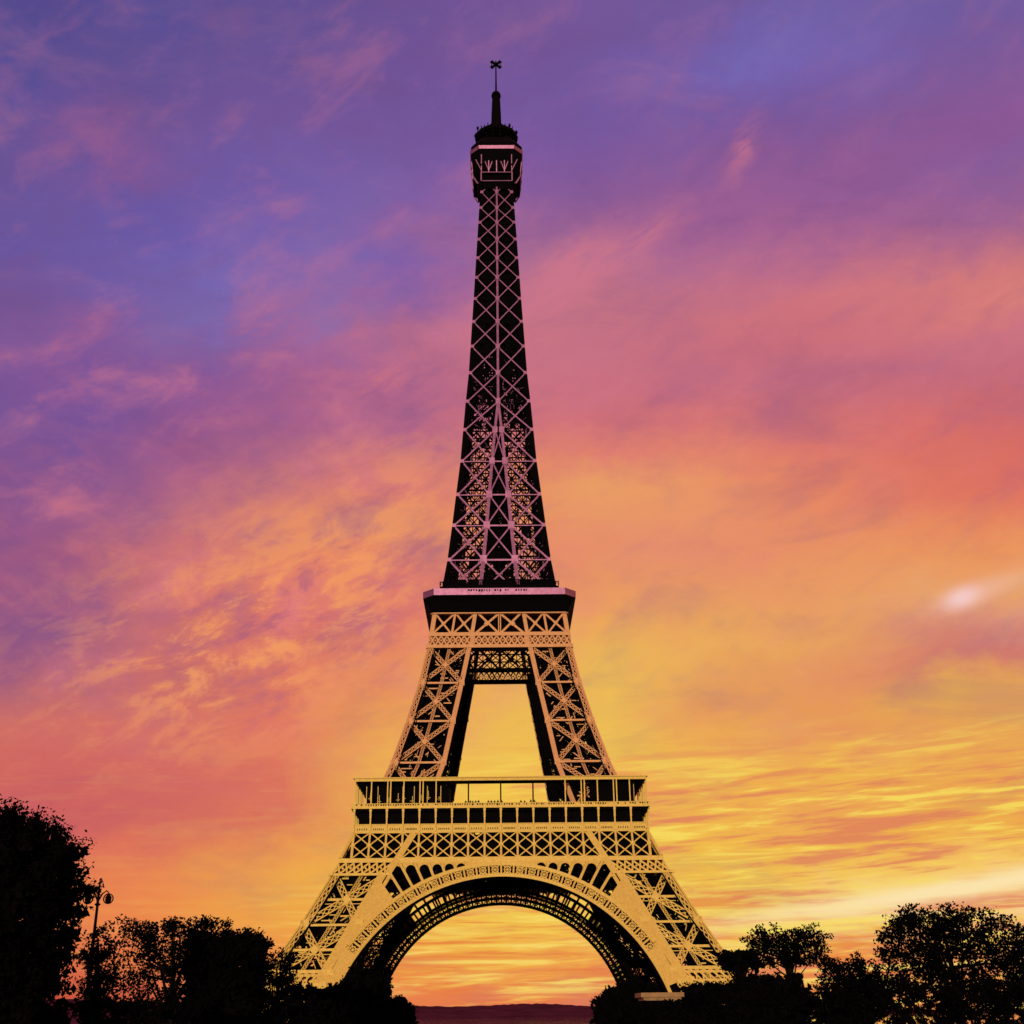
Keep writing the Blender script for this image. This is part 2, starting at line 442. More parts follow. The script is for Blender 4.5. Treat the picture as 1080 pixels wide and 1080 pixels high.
def build_setting():
    # ground: one sheet, dense near the camera, reaching the horizon
    rs = [0, 10, 25, 35, 45, 55, 65, 80, 95, 110, 125, 140, 155, 180, 230, 320, 500, 900, 2000, 6000, 30000]
    n = 48
    v = [(CAM_P.x, CAM_P.y, ground_z(0))]
    f = []
    for r in rs[1:]:
        for j in range(n):
            a = 2 * math.pi * j / n
            v.append((CAM_P.x + r * math.cos(a), CAM_P.y + r * math.sin(a), ground_z(r)))
    for j in range(n):
        f.append((0, 1 + j, 1 + (j + 1) % n))
    for k in range(len(rs) - 2):
        for j in range(n):
            l = (j + 1) % n
            f.append((1 + k * n + j, 1 + (k + 1) * n + j, 1 + (k + 1) * n + l, 1 + k * n + l))
    b = MB(); b.v, b.f = v, f
    tag(b.build('ground', M_GROUND), kind='structure')
    # wide water in the distance
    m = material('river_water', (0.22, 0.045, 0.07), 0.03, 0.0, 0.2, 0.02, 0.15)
    t = m.node_tree
    bs = t.nodes['Principled BSDF']
    g = NT(t)
    tc = t.nodes.new('ShaderNodeTexCoord')
    t.links.new(g.ramp(g.noise(tc.outputs['Object'], 0.01, 4.0, 0.6), [(0.3, (0.01,) * 3), (0.7, (0.045,) * 3)]), bs.inputs['Roughness'])
    b = MB()
    b.v = [(-9000, 700, 0.5), (9000, 700, 0.5), (9000, 4200, 0.5), (-9000, 4200, 0.5)]
    b.f = [(0, 1, 2, 3)]
    tag(b.build('river', m), kind='structure')
    # wooded ridge on the far shore
    b = MB()
    nx, ny = 420, 7
    for j in range(ny):
        for i in range(nx):
            x = -3200 + 6400 * i / (nx - 1)
            u = j / (ny - 1)
            prof = math.sin(math.pi * min(1.0, u * 1.15) * 0.5) if u < 0.87 else 1.0 - (u - 0.87) * 2
            crest = 40 - 0.020 * x + 7 * math.sin(x / 260 + 1) + 4 * math.sin(x / 97)
            z = prof * crest + (rnd.uniform(-1.6, 1.6) if 0 < u else -2)
            b.v.append((x, 3900 + 900 * u, max(-2.0, z)))
    for j in range(ny - 1):
        for i in range(nx - 1):
            k = j * nx + i
            b.f.append((k, k + 1, k + nx + 1, k + nx))
    tag(b.build('hills', M_HILL), kind='structure')


build_setting()

# ------------------------------------------------------------------ the tower
def row(o, xs):
    """one repeat of o at every x along each of the four sides"""
    first = True
    for k in range(4):
        a = k * math.pi / 2
        for x in xs:
            c = o
            if not first:
                c = o.copy()
                COL.objects.link(c)
            first = False
            c.rotation_euler.z = a
            c.location = (x * math.cos(a), x * math.sin(a), 0)


def interp(tab, h):
    if h <= tab[0][0]:
        return tab[0][1]
    for (a, u), (b, v) in zip(tab, tab[1:]):
        if h <= b:
            return u + (v - u) * (h - a) / (b - a)
    return tab[-1][1]


W_TAB = [(0, 62.4), (17, 53.1), (21.2, 50.8), (25.8, 48.4), (31.7, 44.8), (42.1, 39.6), (52.2, 35.2), (58, 32.4), (66.9, 28.7),
         (81.7, 24.3), (92.5, 21.5), (102.6, 19.5), (106.5, 18.8), (112.7, 18.0), (117, 16.4), (123.3, 15.0), (139, 13.25),
         (150.4, 12.1), (161.5, 10.95), (181, 9.6), (192.3, 8.65), (219.5, 7.25), (243.6, 6.1), (265.4, 5.05), (280, 4.7)]
G_TAB = [(0, 46.5), (17.2, 38.1), (25.2, 34.2), (31.8, 31.0), (42.1, 25.6), (52.2, 20.0), (67, 14.3), (81.7, 11.6), (92.5, 9.5),
         (102.6, 7.6), (112.7, 6.1), (123.3, 4.97), (139, 3.6), (150.5, 2.75), (161.7, 1.9), (171.8, 1.05), (182, 0.0)]


def W(h): return interp(W_TAB, h)
def G(h): return interp(G_TAB, h)


# points on the four faces of the leg that stands at -x -y; s runs from the outer to the inner edge, o inwards
def f_front(s, h, o=0.0): return Vector((-(W(h) + (G(h) - W(h)) * s), -W(h) + o, h))
def f_side(s, h, o=0.0): return Vector((-W(h) + o, -(W(h) + (G(h) - W(h)) * s), h))
def f_back(s, h, o=0.0): return Vector((-(W(h) + (G(h) - W(h)) * s), -G(h) - o, h))
def f_inner(s, h, o=0.0): return Vector((-G(h) - o, -(W(h) + (G(h) - W(h)) * s), h))


N_FRONT, N_SIDE, N_BACK, N_INNER = (0, -1, 0), (-1, 0, 0), (0, 1, 0), (1, 0, 0)


def shade_liner(b, fn, nrm, h0, h1, dh, ncol, prob, o, s0=0.0, s1=1.0, bar=0.35):
    """dense black cross lattice and plates, filled in for the inner shade"""
    n = max(1, round((h1 - h0) / dh))
    for i in range(n):
        a, c = h0 + (h1 - h0) * i / n, h0 + (h1 - h0) * (i + 1) / n
        b.bar(fn(s0, a, o), fn(s1, a, o), bar, 0.3, nrm)
        for j in range(ncol):
            u, v = s0 + (s1 - s0) * j / ncol, s0 + (s1 - s0) * (j + 1) / ncol
            b.bar(fn(u, a, o), fn(u, c, o), bar * 0.8, 0.26, nrm)
            if rnd.random() < prob:
                k = rnd.uniform(0.0, 0.12)
                b.plate([fn(u, a + k * dh, o + 0.2), fn(v, a, o + 0.2), fn(v, c - k * dh, o + 0.2), fn(u, c, o + 0.2)], nrm, 0.08)
            else:
                b.bar(fn(u, a, o + 0.5), fn(v, c, o + 0.5), bar * 0.8, 0.2, nrm)
                b.bar(fn(v, a, o + 0.5), fn(u, c, o + 0.5), bar * 0.8, 0.18, nrm)


def leg_columns(nodes, flange, fw_out, fw_in):
    for a, c in zip(nodes, nodes[1:]):
        for fn, nrm in ((f_front, N_FRONT), (f_side, N_SIDE)):
            e, e2 = 0.9 * fw_out / (W(a) - G(a)), 0.9 * fw_out / (W(c) - G(c))
            flange.girder(fn(e, a, 0.15), fn(e2, c, 0.15), fw_out, 0.4, nrm, 7, 0.2, 0.16)
            e, e2 = 1 - 0.5 * fw_in / (W(a) - G(a)), 1 - 0.5 * fw_in / (W(c) - G(c))
            flange.bar(fn(e, a, 0.12), fn(e2, c, 0.12), fw_in, 0.5, nrm)


def leg_panel(fn, nrm, nodes, gw, mids, gus):
    b = MB()
    for a, c in zip(nodes, nodes[1:]):
        b.girder(fn(0.05, a, 0.45), fn(0.95, c, 0.45), gw, 0.4, nrm)
        b.girder(fn(0.95, a, 0.62), fn(0.05, c, 0.62), gw, 0.4, nrm)
        b.bar(fn(0.02, c, 0.35), fn(0.98, c, 0.35), 0.5, 0.5, nrm)
        m = (a + c) / 2
        if mids:
            b.bar(fn(0.02, m, 0.75), fn(0.98, m, 0.75), 0.55, 0.3, nrm)
            b.bar(fn(0.02, m - 1.0, 0.78), fn(0.98, m - 1.0, 0.78), 0.16, 0.3, nrm)
        b.girder(fn(0.5, a, 0.9), fn(0.5, c, 0.9), 0.8, 0.3, nrm)
        ctr = fn(0.5, m, 0.2)
        b.plate([ctr + Vector((0, 0, -gus)), ctr + (fn(1, m) - fn(0, m)).normalized() * gus,
                 ctr + Vector((0, 0, gus)), ctr - (fn(1, m) - fn(0, m)).normalized() * gus], nrm, 0.3)
        for s, gk in ((0.95, 0.9), (0.10, 0.55)):
            k = fn(s, a, 0.02)
            d = (fn(1, a) - fn(0, a)).normalized() * gus * gk
            b.plate([k - d - Vector((0, 0, gus)), k + d - Vector((0, 0, gus)), k + d + Vector((0, 0, gus)), k - d + Vector((0, 0, gus))], nrm, 0.3)
    # random short pale bars deeper in, added as flecks of sky light
    for a, c in zip(nodes, nodes[1:]):
        for k in range(int((c - a) * 2.2)):
            h = rnd.uniform(a, c - 0.5)
            sx = rnd.uniform(0.06, 0.94)
            t = rnd.choice((0, 0, 1, 2, 3))
            L = rnd.uniform(0.8, 2.6)
            wd = W(a) - G(a)
            dh, ds = ((0, L), (L, 0), (L * 0.7, L * 0.7), (L * 0.7, -L * 0.7))[t]
            if 0.04 < sx + ds / wd < 0.96:
                b.bar(fn(sx, h, 1.5 + 0.02 * (k % 9)), fn(sx + ds / wd, h + dh, 1.5 + 0.02 * (k % 9)), rnd.uniform(0.14, 0.36), 0.2, nrm)
    return b


def build_leg(tower, name, nodes, tone, gw, fwo, fwi, gus, mids, prob):
    fl = MB(); leg_columns(nodes, fl, fwo, fwi)
    leg = fl.build(name, tone, tower)
    leg_panel(f_front, N_FRONT, nodes, gw, mids, gus).build('lattice_panel', tone, leg)
    leg_panel(f_side, N_SIDE, nodes, gw, mids, gus).build('lattice_panel', tone, leg)
    d = MB()
    lo, hi = nodes[0], nodes[-1]
    nc = max(4, int((W(lo) - G(lo)) / 2.3))
    shade_liner(d, f_front, N_FRONT, lo, hi, 2.3, nc, prob, 2.2)
    shade_liner(d, f_side, N_SIDE, lo, hi, 2.3, nc, prob * 0.2, 2.2)
    shade_liner(d, f_back, N_BACK, lo, hi, 2.6, nc, 0.12, 0.9)
    shade_liner(d, f_inner, N_INNER, lo, hi, 2.6, nc, 0.32, 0.9)
    for a, c in zip(nodes, nodes[1:]):
        for fn, nrm in ((f_front, N_FRONT), (f_side, N_SIDE), (f_back, N_BACK), (f_inner, N_INNER)):
            d.bar(fn(0.93, a, 1.4), fn(0.93, c, 1.4), 1.3, 1.1, nrm)
            d.bar(fn(0.09, a, 1.4), fn(0.09, c, 1.4), 1.0, 1.1, nrm)
        for fn, nrm in ((f_back, N_BACK), (f_inner, N_INNER)):
            d.girder(fn(0.09, a, 0.5), fn(0.95, c, 0.5), gw, 0.4, nrm)
            d.girder(fn(0.95, a, 0.7), fn(0.09, c, 0.7), gw, 0.4, nrm)
    d.build('inner_shade_ironwork', M_IRON, leg)  # black fill added for the shade between members
    # inclined lift track up the middle of the leg
    t = MB()
    for s in (0.42, 0.58):
        p = [(f_front(s, h) + f_back(s, h)) / 2 for h in nodes]
        for a, c in zip(p, p[1:]):
            t.bar(a, c, 0.9, 0.9)
    t.build('lift_track', M_IRON, leg)
    return leg


ARC_R, ARC_H = 37.7, 3.6


def arc(r, th, o=0.0):
    h = ARC_H + r * math.cos(th)
    return Vector((r * math.sin(th), -W(h) + o, h))


def inside(p, m=0.3):
    return abs(p.x) < G(p.z) + m


def build_arch(tower):
    b = MB()
    seg = 96
    lim = R(80)
    ths = [-lim + 2 * lim * k / seg for k in range(seg + 1)]
    for r, w, t, o in ((38.05, 0.75, 0.9, 0.0), (40.75, 0.8, 0.6, 0.05)):
        for a, c in zip(ths, ths[1:]):
            p, q = arc(r, a, o), arc(r, c, o)
            if inside(p) and inside(q):
                b.bar(p, q, w, t, N_FRONT)
    arch = b.build('arch', M_LOW, tower)
    # filigree of the arch band
    f = MB()
    n = 15
    dth = 2.9 / 39.4
    for k in range(-n, n + 1):
        th = k * dth
        a, c = arc(38.3, th, 0.15), arc(40.5, th, 0.15)
        if inside(c, 0.6):
            f.bar(a, c, 0.42, 0.3, N_FRONT)
        tm = th + dth / 2
        if k < n and inside(arc(40.6, tm), 0.2):
            ctr = arc(39.4, tm, 0.3)
            ring = [(39.4 + 0.78 * math.sin(2 * math.pi * j / 8), tm + 0.78 * math.cos(2 * math.pi * j / 8) / 39.4) for j in range(8)]
            for j in range(8):
                f.bar(arc(ring[j][0], ring[j][1], 0.3), arc(ring[(j + 1) % 8][0], ring[(j + 1) % 8][1], 0.3), 0.24, 0.2, N_FRONT)
                f.bar(arc(ring[j][0], ring[j][1], 0.34), ctr, 0.13, 0.2, N_FRONT)
            for sa in (-1, 1):
                for sb in (-1, 1):
                    f.bar(arc(39.4 + sa * 0.6, tm + sb * 0.55 / 39.4, 0.3), arc(39.4 + sa * 1.15, tm + sb * 1.2 / 39.4, 0.3), 0.26, 0.2, N_FRONT)
    f.build('filigree', M_LOW, arch)
    # spandrel web with round headed openings
    s = MB()
    def top_r(th, r=41.0):
        while r < 62:
            h, x = ARC_H + r * math.cos(th), r * math.sin(th)
            if h > 44.75 or abs(x) > G(h) + 1.3:
                return r
            r += 0.05
        return r
    step = R(3.75)
    edges = [R(11.4) + step * k for k in range(8)]
    for sg in (-1, 1):
        for k, e in enumerate(edges):
            w = 0.6
            s.bar(arc(41.0, sg * e), arc(top_r(e) + 0.3, sg * e), w, 0.4, N_FRONT)
        for e0, e1 in zip(edges, edges[1:]):
            # curved head of each opening
            m = 6
            hw = (e1 - e0) / 2 * 42.5 - 0.42
            tm = (e0 + e1) / 2
            rt = min(top_r(e0), top_r(tm), top_r(e1)) + 0.05
            rb = max(41.1, rt - hw)
            for j in range(m):
                a0, a1 = math.pi * j / m, math.pi * (j + 1) / m
                x0, x1 = math.cos(a0) * hw * 1.08, math.cos(a1) * hw * 1.08
                y0, y1 = rb + (rt - rb) * math.sin(a0), rb + (rt - rb) * math.sin(a1)
                p = [arc(y0, sg * (tm + x0 / 42.5), 0.05), arc(y1, sg * (tm + x1 / 42.5), 0.05),
                     arc(top_r(tm + x1 / 42.5) + 0.5, sg * (tm + x1 / 42.5), 0.05), arc(top_r(tm + x0 / 42.5) + 0.5, sg * (tm + x0 / 42.5), 0.05)]
                s.plate(p, N_FRONT, 0.3)
        # solid haunch beside the leg
        pts = []
        for k in range(36):
            th = edges[-1] + R(0.2) + R(1.1) * k
            pts.append(th)
        for a, c in zip(pts, pts[1:]):
            ra, rc = top_r(a) + 0.4, top_r(c) + 0.4
            if ra > 41.1:
                s.plate([arc(41.0, sg * a, -0.03), arc(41.0, sg * c, -0.03), arc(max(rc, 41.02), sg * c, -0.03), arc(ra, sg * a, -0.03)], N_FRONT, 0.3)
            if not inside(arc(40.6, c), 0.2):
                ra, rc = min(41.0, top_r(a, 38.3) + 0.3), min(41.0, top_r(c, 38.3) + 0.3)
                if ra > 38.4:
                    s.plate([arc(38.3, sg * a, -0.02), arc(38.3, sg * c, -0.02), arc(max(rc, 38.32), sg * c, -0.02), arc(ra, sg * a, -0.02)], N_FRONT, 0.26)
    # solid plate over the crown
    m = 12
    for k in range(m):
        a, c = -edges[0] + 2 * edges[0] * k / m, -edges[0] + 2 * edges[0] * (k + 1) / m
        s.plate([arc(41.0, a, 0.04), arc(41.0, c, 0.04), arc(max(41.1, 41.25 / math.cos(c)), c, 0.04), arc(max(41.1, 41.25 / math.cos(a)), a, 0.04)], N_FRONT, 0.3)
    s.build('spandrel', M_LOW, arch)
    # dark ribs and soffit behind
    d = MB()
    for r in (37.85, 39.3, 41.4, 43.9):
        for o in (1.1, 4.2):
            for a, c in zip(ths[::2], ths[2::2]):
                p, q = arc(r, a, o), arc(r, c, o)
                if inside(p, 1.5) and p.z < 47:
                    d.bar(p, q, 0.55, 0.5, N_FRONT)
    k = -34
    while k <= 34:
        th = k * dth * 0.5
        for o in (1.1, 4.2):
            p, q = arc(37.8, th, o), arc(43.9, th, o)
            if inside(p, 1.5):
                d.bar(p, q, 0.5, 0.4, N_FRONT)
        if inside(arc(37.7, th), 1.5):
            d.bar(arc(37.75, th, 0.3), arc(37.75, th, 4.4), 0.5, 0.4, (0, 0, 1))
            d.bar(arc(41.1, th, 0.8), arc(41.1, th, 4.4), 0.4, 0.4, (0, 0, 1))
        k += 1
    for a, c in zip(ths, ths[1:]):
        if inside(arc(37.7, a), 1.5):
            for o0, o1 in ((0.3, 1.3), (3.6, 4.6)):
                d.plate([arc(37.62, a, o0), arc(37.62, c, o0), arc(37.62, c, o1), arc(37.62, a, o1)], (math.sin(a), 0, math.cos(a)), 0.1)
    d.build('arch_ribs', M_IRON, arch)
    quarter_copies(arch)


def face(x, h, o=0.0): return Vector((x, -W(h) + o, h))


def x_cell(b, x0, x1, h0, h1, w, o, t=0.3):
    b.bar(face(x0, h0, o), face(x1, h1, o), w, t, N_FRONT)
    b.bar(face(x1, h0, o + 0.05), face(x0, h1, o + 0.05), w, t, N_FRONT)


def build_first_platform(tower):
    P = empty('first_platform', (0, 0, 0)); P.parent = tower
    # --- deep lattice girder with two rows of crosses
    b = MB()
    h0, h1 = 45.9, 52.2
    hm = (h0 + h1) / 2
    n = 9
    pitch = 3.93
    for k in range(-n - 1, n + 2):
        x = k * pitch
        if abs(x) < W(h1) + 0.1:
            b.bar(face(x, h0), face(x, h1), 0.48, 0.4, N_FRONT)
        elif abs(x) < W(h0):
            top = h0 + (W(h0) - abs(x)) / (W(h0) - W(h1)) * (h1 - h0)
            b.bar(face(x, h0), face(x, top), 0.6, 0.4, N_FRONT)
    for k in range(-n, n):
        x0, x1 = k * pitch, (k + 1) * pitch
        if max(abs(x0), abs(x1)) < W(hm):
            for a, c in ((h0, hm), (hm, h1)):
                x_cell(b, x0 + 0.2, x1 - 0.2, a + 0.15, c - 0.1, 0.29, 0.15)
            ctr = face((x0 + x1) / 2, hm, 0)
    for k in range(-n, n + 1):
        x = k * pitch
        if abs(x) < W(hm):
            c = face(x, hm, -0.05)
            b.plate([c + Vector((-0.6, 0, 0)), c + Vector((0, 0, -0.6)), c + Vector((0.6, 0, 0)), c + Vector((0, 0, 0.6))], N_FRONT, 0.35)
    for sg in (-1, 1):
        b.bar(face(sg * W(h0), h0), face(sg * W(h1), h1), 0.7, 0.5, N_FRONT)
        b.bar(face(sg * (G(42.2) + 1.0), 42.2, -0.2), face(sg * (G(52.0) + 0.8), 52.0, -0.2), 1.5, 0.4, N_FRONT)
        # narrow lattice band on each leg under it
        g0, g1 = 42.1, 45.0
        m = 7
        for k in range(m):
            def xx(j, h): return sg * (G(h) + 1.6 + (W(h) - G(h) - 1.6) * j / m)
            for a, c in ((k, k + 1), (k + 1, k)):
                b.bar(face(xx(a, g0), g0 + 0.2, 0.1 + 0.05 * (a > c)), face(xx(c, g1), g1 - 0.2, 0.1 + 0.05 * (a > c)), 0.42, 0.3, N_FRONT)
            for j in (k, k + 0.5):
                q = face((xx(j, g0) + xx(j, g1)) / 2, (g0 + g1) / 2, 0.05)
                b.plate([q + Vector((-0.3, 0, 0)), q + Vector((0, 0, -0.3)), q + Vector((0.3, 0, 0)), q + Vector((0, 0, 0.3))], N_FRONT, 0.3)
        b.bar(face(sg * (G(g0) + 0.5), g0), face(sg * (W(g0) + 0.9), g0), 0.55, 0.7, N_FRONT)
        b.bar(face(sg * (G(g1) - 0.5), 45.4), face(sg * W(45.4), 45.4), 1.0, 0.5, N_FRONT)
    b.bar(face(-G(45.4), 45.35, -0.05), face(G(45.4), 45.35, -0.05), 1.3, 0.5, N_FRONT)
    b.bar(face(-W(52.2), 52.2), face(W(52.2), 52.2), 0.4, 0.6, N_FRONT)
    gird = b.build('lattice_girder', M_LOW, P)
    d = MB()
    def fl(s, h, o=0.0): return face(-W(h) + 2 * W(h) * s, h, o)
    shade_liner(d, fl, N_FRONT, 45.6, 52.4, 2.3, 30, 0.985, 1.6, 0.01, 0.99)  # black backing added for the shade behind the crosses
    quarter_copies(gird)
    quarter_copies(d.build('girder_shade_backing', M_IRON, P))
    # --- coved frieze: black panels for the overhang shadow, consoles, name band
    E = 35.35
    b = MB()
    b.box(-E, E - 0.35, -E, -E + 0.35, 52.7, 53.95)
    b.box(-E - 0.05, E - 0.40, -E - 0.12, -E + 0.2, 53.98, 54.16)
    b.box(-E - 0.1, E - 0.45, -E - 0.16, -E + 0.2, 52.35, 52.65)
    fr = b.build('frieze', M_LOW, P)
    d = MB()
    d.box(-E + 1.0, E - 1.05, -E + 1.0, -E + 1.2, 52.4, 58.0)
    d.box(-E - 0.5, E + 0.1, -E - 0.45, -E + 1.0, 57.2, 57.7)
    quarter_copies(fr)
    quarter_copies(d.build('recess_shadow', M_IRON, P))
    k = MB()
    k.bar((0, -E - 0.22, 52.3), (0, -E - 0.26, 55.6), 0.34, 0.4, N_FRONT)
    k.bar((0, -E - 0.26, 55.6), (0, -E - 0.62, 57.9), 0.46, 0.5, N_FRONT)
    k.box(-0.3, 0.3, -E - 0.75, -E - 0.2, 57.15, 57.6)
    row(k.build('console', M_LOW, P), [i * E / 9 for i in range(-9, 9)])
    # small cut lettering along the foot of the band, too small to read
    l = MB()
    for i in range(-9, 9):
        x0 = i * E / 9 + 0.55
        n = rnd.randint(5, 8)
        for j in range(n):
            x = x0 + 2.8 * (j + 0.5) / n
            l.box(x - 0.1, x + 0.1, -E - 0.03, -E + 0.01, 52.78, 53.16)
    quarter_copies(l.build('lettering', M_IRON, P))
    # --- parapet of the promenade
    E2 = 36.05
    b = MB()
    b.box(-E2, E2 - 0.25, -E2, -E2 + 0.25, 58.0, 58.8)
    b.box(-E2 - 0.1, E2 - 0.4, -E2 - 0.12, -E2 + 0.3, 57.72, 57.98)
    b.box(-E2 - 0.04, E2 - 0.3, -E2 - 0.05, -E2 + 0.3, 58.83, 58.96)
    par = b.build('parapet', M_LOW, P)
    m = MB()
    for i in range(120):
        x = -E2 + 0.4 + i * 0.597
        if rnd.random() < 0.8:
            m.box(x, x + rnd.uniform(0.15, 0.42), -E2 - 0.02, -E2 + 0.02, 58.3 + rnd.uniform(0, 0.2), 58.75)
    quarter_copies(par)
    quarter_copies(m.build('railing_gaps', M_IRON, P))
    # --- floor
    b = MB()
    for k in range(4):
        pts = [(-35.2, -35.2), (35.2, -35.2), (13.0, -13.0), (-13.0, -13.0)]
        c, s = math.cos(k * math.pi / 2), math.sin(k * math.pi / 2)
        q = [(x * c - y * s, x * s + y * c) for x, y in pts]
        b.hexa([(x, y, 57.0) for x, y in q] + [(x, y, 58.0) for x, y in q])
    b.build('floor', M_IRON, P)
    # --- flat roof over the promenade and its posts
    E3 = 35.6
    b = MB()
    b.box(-E3, E3 - 0.4, -E3, -E3 + 0.4, 64.35, 65.0)
    b.box(-E3 - 0.35, E3 - 0.6, -E3 - 0.35, -E3 + 0.3, 65.02, 65.22)
    roof = b.build('promenade_roof', M_LOW, P)
    quarter_copies(roof)
    d = MB()
    d.box(-E3 + 0.45, E3 - 3.4, -E3 + 0.45, -E3 + 3.8, 64.2, 64.9)
    quarter_copies(d.build('roof_underside', M_IRON, P))  # shade under the roof put into its black colour
    xs, mid = [], []
    for i in range(-9, 9):
        if abs(i) > 3 or i % 2 == 0:
            (xs if abs(i) > 2 else mid).append(i * E / 9)
        if abs(i) in (5, 7):
            xs.append(i * E / 9 + 0.75)
    d = MB()
    d.bar((0, -E3 + 0.1, 58.0), (0, -E3 + 0.1, 64.35), 0.28, 0.25, N_FRONT)
    row(d.build('post', M_LOW, P), xs)
    d = MB()
    d.bar((0, -E3 + 0.1, 58.0), (0, -E3 + 0.1, 64.35), 0.34, 0.3, N_FRONT)
    row(d.build('post', M_IRON, P), mid)
    # --- dark glazed pavilions behind the posts, at the corners
    for k in range(4):
        pv = MB()
        pv.box(-33.0, -12.6, -32.6, -22.0, 58.0, 63.6)
        pv.box(-33.4, -14.1, -33.0, -21.6, 63.65, 64.1)
        pv.build('pavilion', M_IRON, P, k * math.pi / 2)
        fr_ = MB()
        for x in (-32.9, -30.1, -27.2, -24.0, -21.2, -18.0, -14.7):
            fr_.bar((x, -32.7, 58), (x, -32.7, 63.6), 0.16, 0.12, N_FRONT)
        for i in range(9):
            x = -32 + i * 2.05 + rnd.uniform(0, 0.8)
            z = rnd.uniform(59.2, 60.6)
            fr_.bar((x, -32.75, z), (x + rnd.uniform(-0.3, 0.3), -32.75, z + rnd.uniform(0.8, 2.4)), 0.14, 0.1, N_FRONT)
            fr_.bar((x - 0.5, -32.75, z + 0.4), (x + 0.4, -32.75, z + 0.45), 0.12, 0.1, N_FRONT)
        fr_.build('window_frame', M_LOW, P, k * math.pi / 2)


def build_second_platform(tower):
    P = empty('second_platform', (0, 0, 0)); P.parent = tower
    b = MB()
    h0, h1 = 106.9, 112.5
    for sg in (-1, 1):
        def xx(s, h): return sg * (W(h) + (G(h) - W(h)) * s)
        for s in (0.04, 0.5, 0.96):
            b.bar(face(xx(s, h0), h0), face(xx(s, h1), h1), 1.0 if s != 0.5 else 0.6, 0.5, N_FRONT)
        for s0, s1 in ((0.06, 0.47), (0.53, 0.94)):
            for (a, c, o) in ((s0, s1, 0.2), (s1, s0, 0.26)):
                b.bar(face(xx(a, h0), h0, o), face(xx(c, h1), h1, o), 0.5, 0.3, N_FRONT)
            q = face(xx((s0 + s1) / 2, (h0 + h1) / 2), (h0 + h1) / 2, 0.1)
            b.plate([q + Vector((-0.6, 0, 0)), q + Vector((0, 0, -0.6)), q + Vector((0.6, 0, 0)), q + Vector((0, 0, 0.6))], N_FRONT, 0.3)
        g = G(h0)
        for (a, c, o) in ((0.35, G(h1) - 0.5, 0.2), (g - 0.5, 0.35, 0.26)):
            b.bar(face(sg * a, h0, o), face(sg * c, h1, o), 0.6, 0.3, N_FRONT)
        q = face(sg * g * 0.5, (h0 + h1) / 2, 0.1)
        b.plate([q + Vector((-0.8, 0, 0)), q + Vector((0, 0, -0.8)), q + Vector((0.8, 0, 0)), q + Vector((0, 0, 0.8))], N_FRONT, 0.3)
        b.bar(face(sg * 0.25, h0), face(sg * 0.25, h1), 0.3, 0.3, N_FRONT)
    for h, w in ((106.5, 1.0), (103.0, 0.9), (112.55, 0.3)):
        b.bar(face(-W(h), h, -0.05), face(W(h), h, -0.05), w, 0.6, N_FRONT)
    g0, g1 = 103.4, 106.1
    def strip(xa, xb, m):
        for k in range(m):
            for a, c, o in ((k, k + 1, 0.1), (k + 1, k, 0.16)):
                b.bar(face(xa + (xb - xa) * a / m, g0, o), face(xa + (xb - xa) * c / m, g1, o), 0.45, 0.3, N_FRONT)
            for j in (k, k + 0.5):
                q = face(xa + (xb - xa) * j / m, (g0 + g1) / 2, 0.05)
                b.plate([q + Vector((-0.34, 0, 0)), q + Vector((0, 0, -0.34)), q + Vector((0.34, 0, 0)), q + Vector((0, 0, 0.34))], N_FRONT, 0.3)
    for sg in (-1, 1):
        b.bar(face(sg * 7.75, 102.7, -0.02), face(sg * 7.1, 106.7, -0.02), 1.25, 0.4, N_FRONT)
    strip(-7.2, 7.2, 9)
    strip(-18.9, -8.0, 7)
    strip(8.0, 18.9, 7)
    gird = b.build('lattice_girder', M_MID, P)
    d = MB()
    def fl(s, h, o=0.0): return face(-W(h) + 2 * W(h) * s, h, o)
    shade_liner(d, fl, N_FRONT, 106.4, 113.0, 2.2, 14, 0.0, 1.8, 0.02, 0.98)  # dark lattice backing, shade put into its black
    for h in (106.4, 103.0):
        d.bar(fl(0.05, h, 0.95), fl(0.95, h, 0.95), 1.2, 0.5, N_FRONT)
    quarter_copies(gird)
    quarter_copies(d.build('girder_shade_backing', M_IRON, P))

    def octo(a, c, z):
        e = a - c
        return [(-e, -a, z), (e, -a, z), (a, -e, z), (a, e, z), (e, a, z), (-e, a, z), (-a, e, z), (-a, -e, z)]
    # coved underside, its shade put into the black
    b = MB()
    b.rings([octo(18.4, 0.6, 112.75), octo(18.9, 0.9, 113.6), octo(19.7, 1.8, 115.4), octo(20.85, 3.0, 117.0), octo(20.6, 3.0, 117.3)])
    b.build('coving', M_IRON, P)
    b = MB()
    b.rings([octo(20.95, 3.1, 117.05), octo(21.0, 3.1, 118.9), octo(20.6, 3.1, 118.9), octo(20.6, 3.1, 117.4)], cap=False)
    b.build('parapet', M_TOP, P)
    d = MB()
    for i in range(46):
        x = -16.5 + i * 0.72
        if rnd.random() < 0.5 and abs(x) < 9:
            d.box(x, x + rnd.uniform(0.2, 0.55), -21.02, -20.9, 117.9 + rnd.uniform(0, 0.3), 118.6)
    d.build('railing_gaps', M_IRON, P)
    b = MB()
    b.rings([octo(18.75, 0.7, 112.45), octo(18.75, 0.7, 112.74)])
    b.build('cornice', M_MID, P)
    # upper gallery: wire fence, kiosks
    b = MB()
    b.rings([octo(16.4, 2.0, 119.0), octo(16.6, 2.0, 121.5), octo(16.3, 2.0, 121.5), octo(16.2, 2.0, 119.0)])
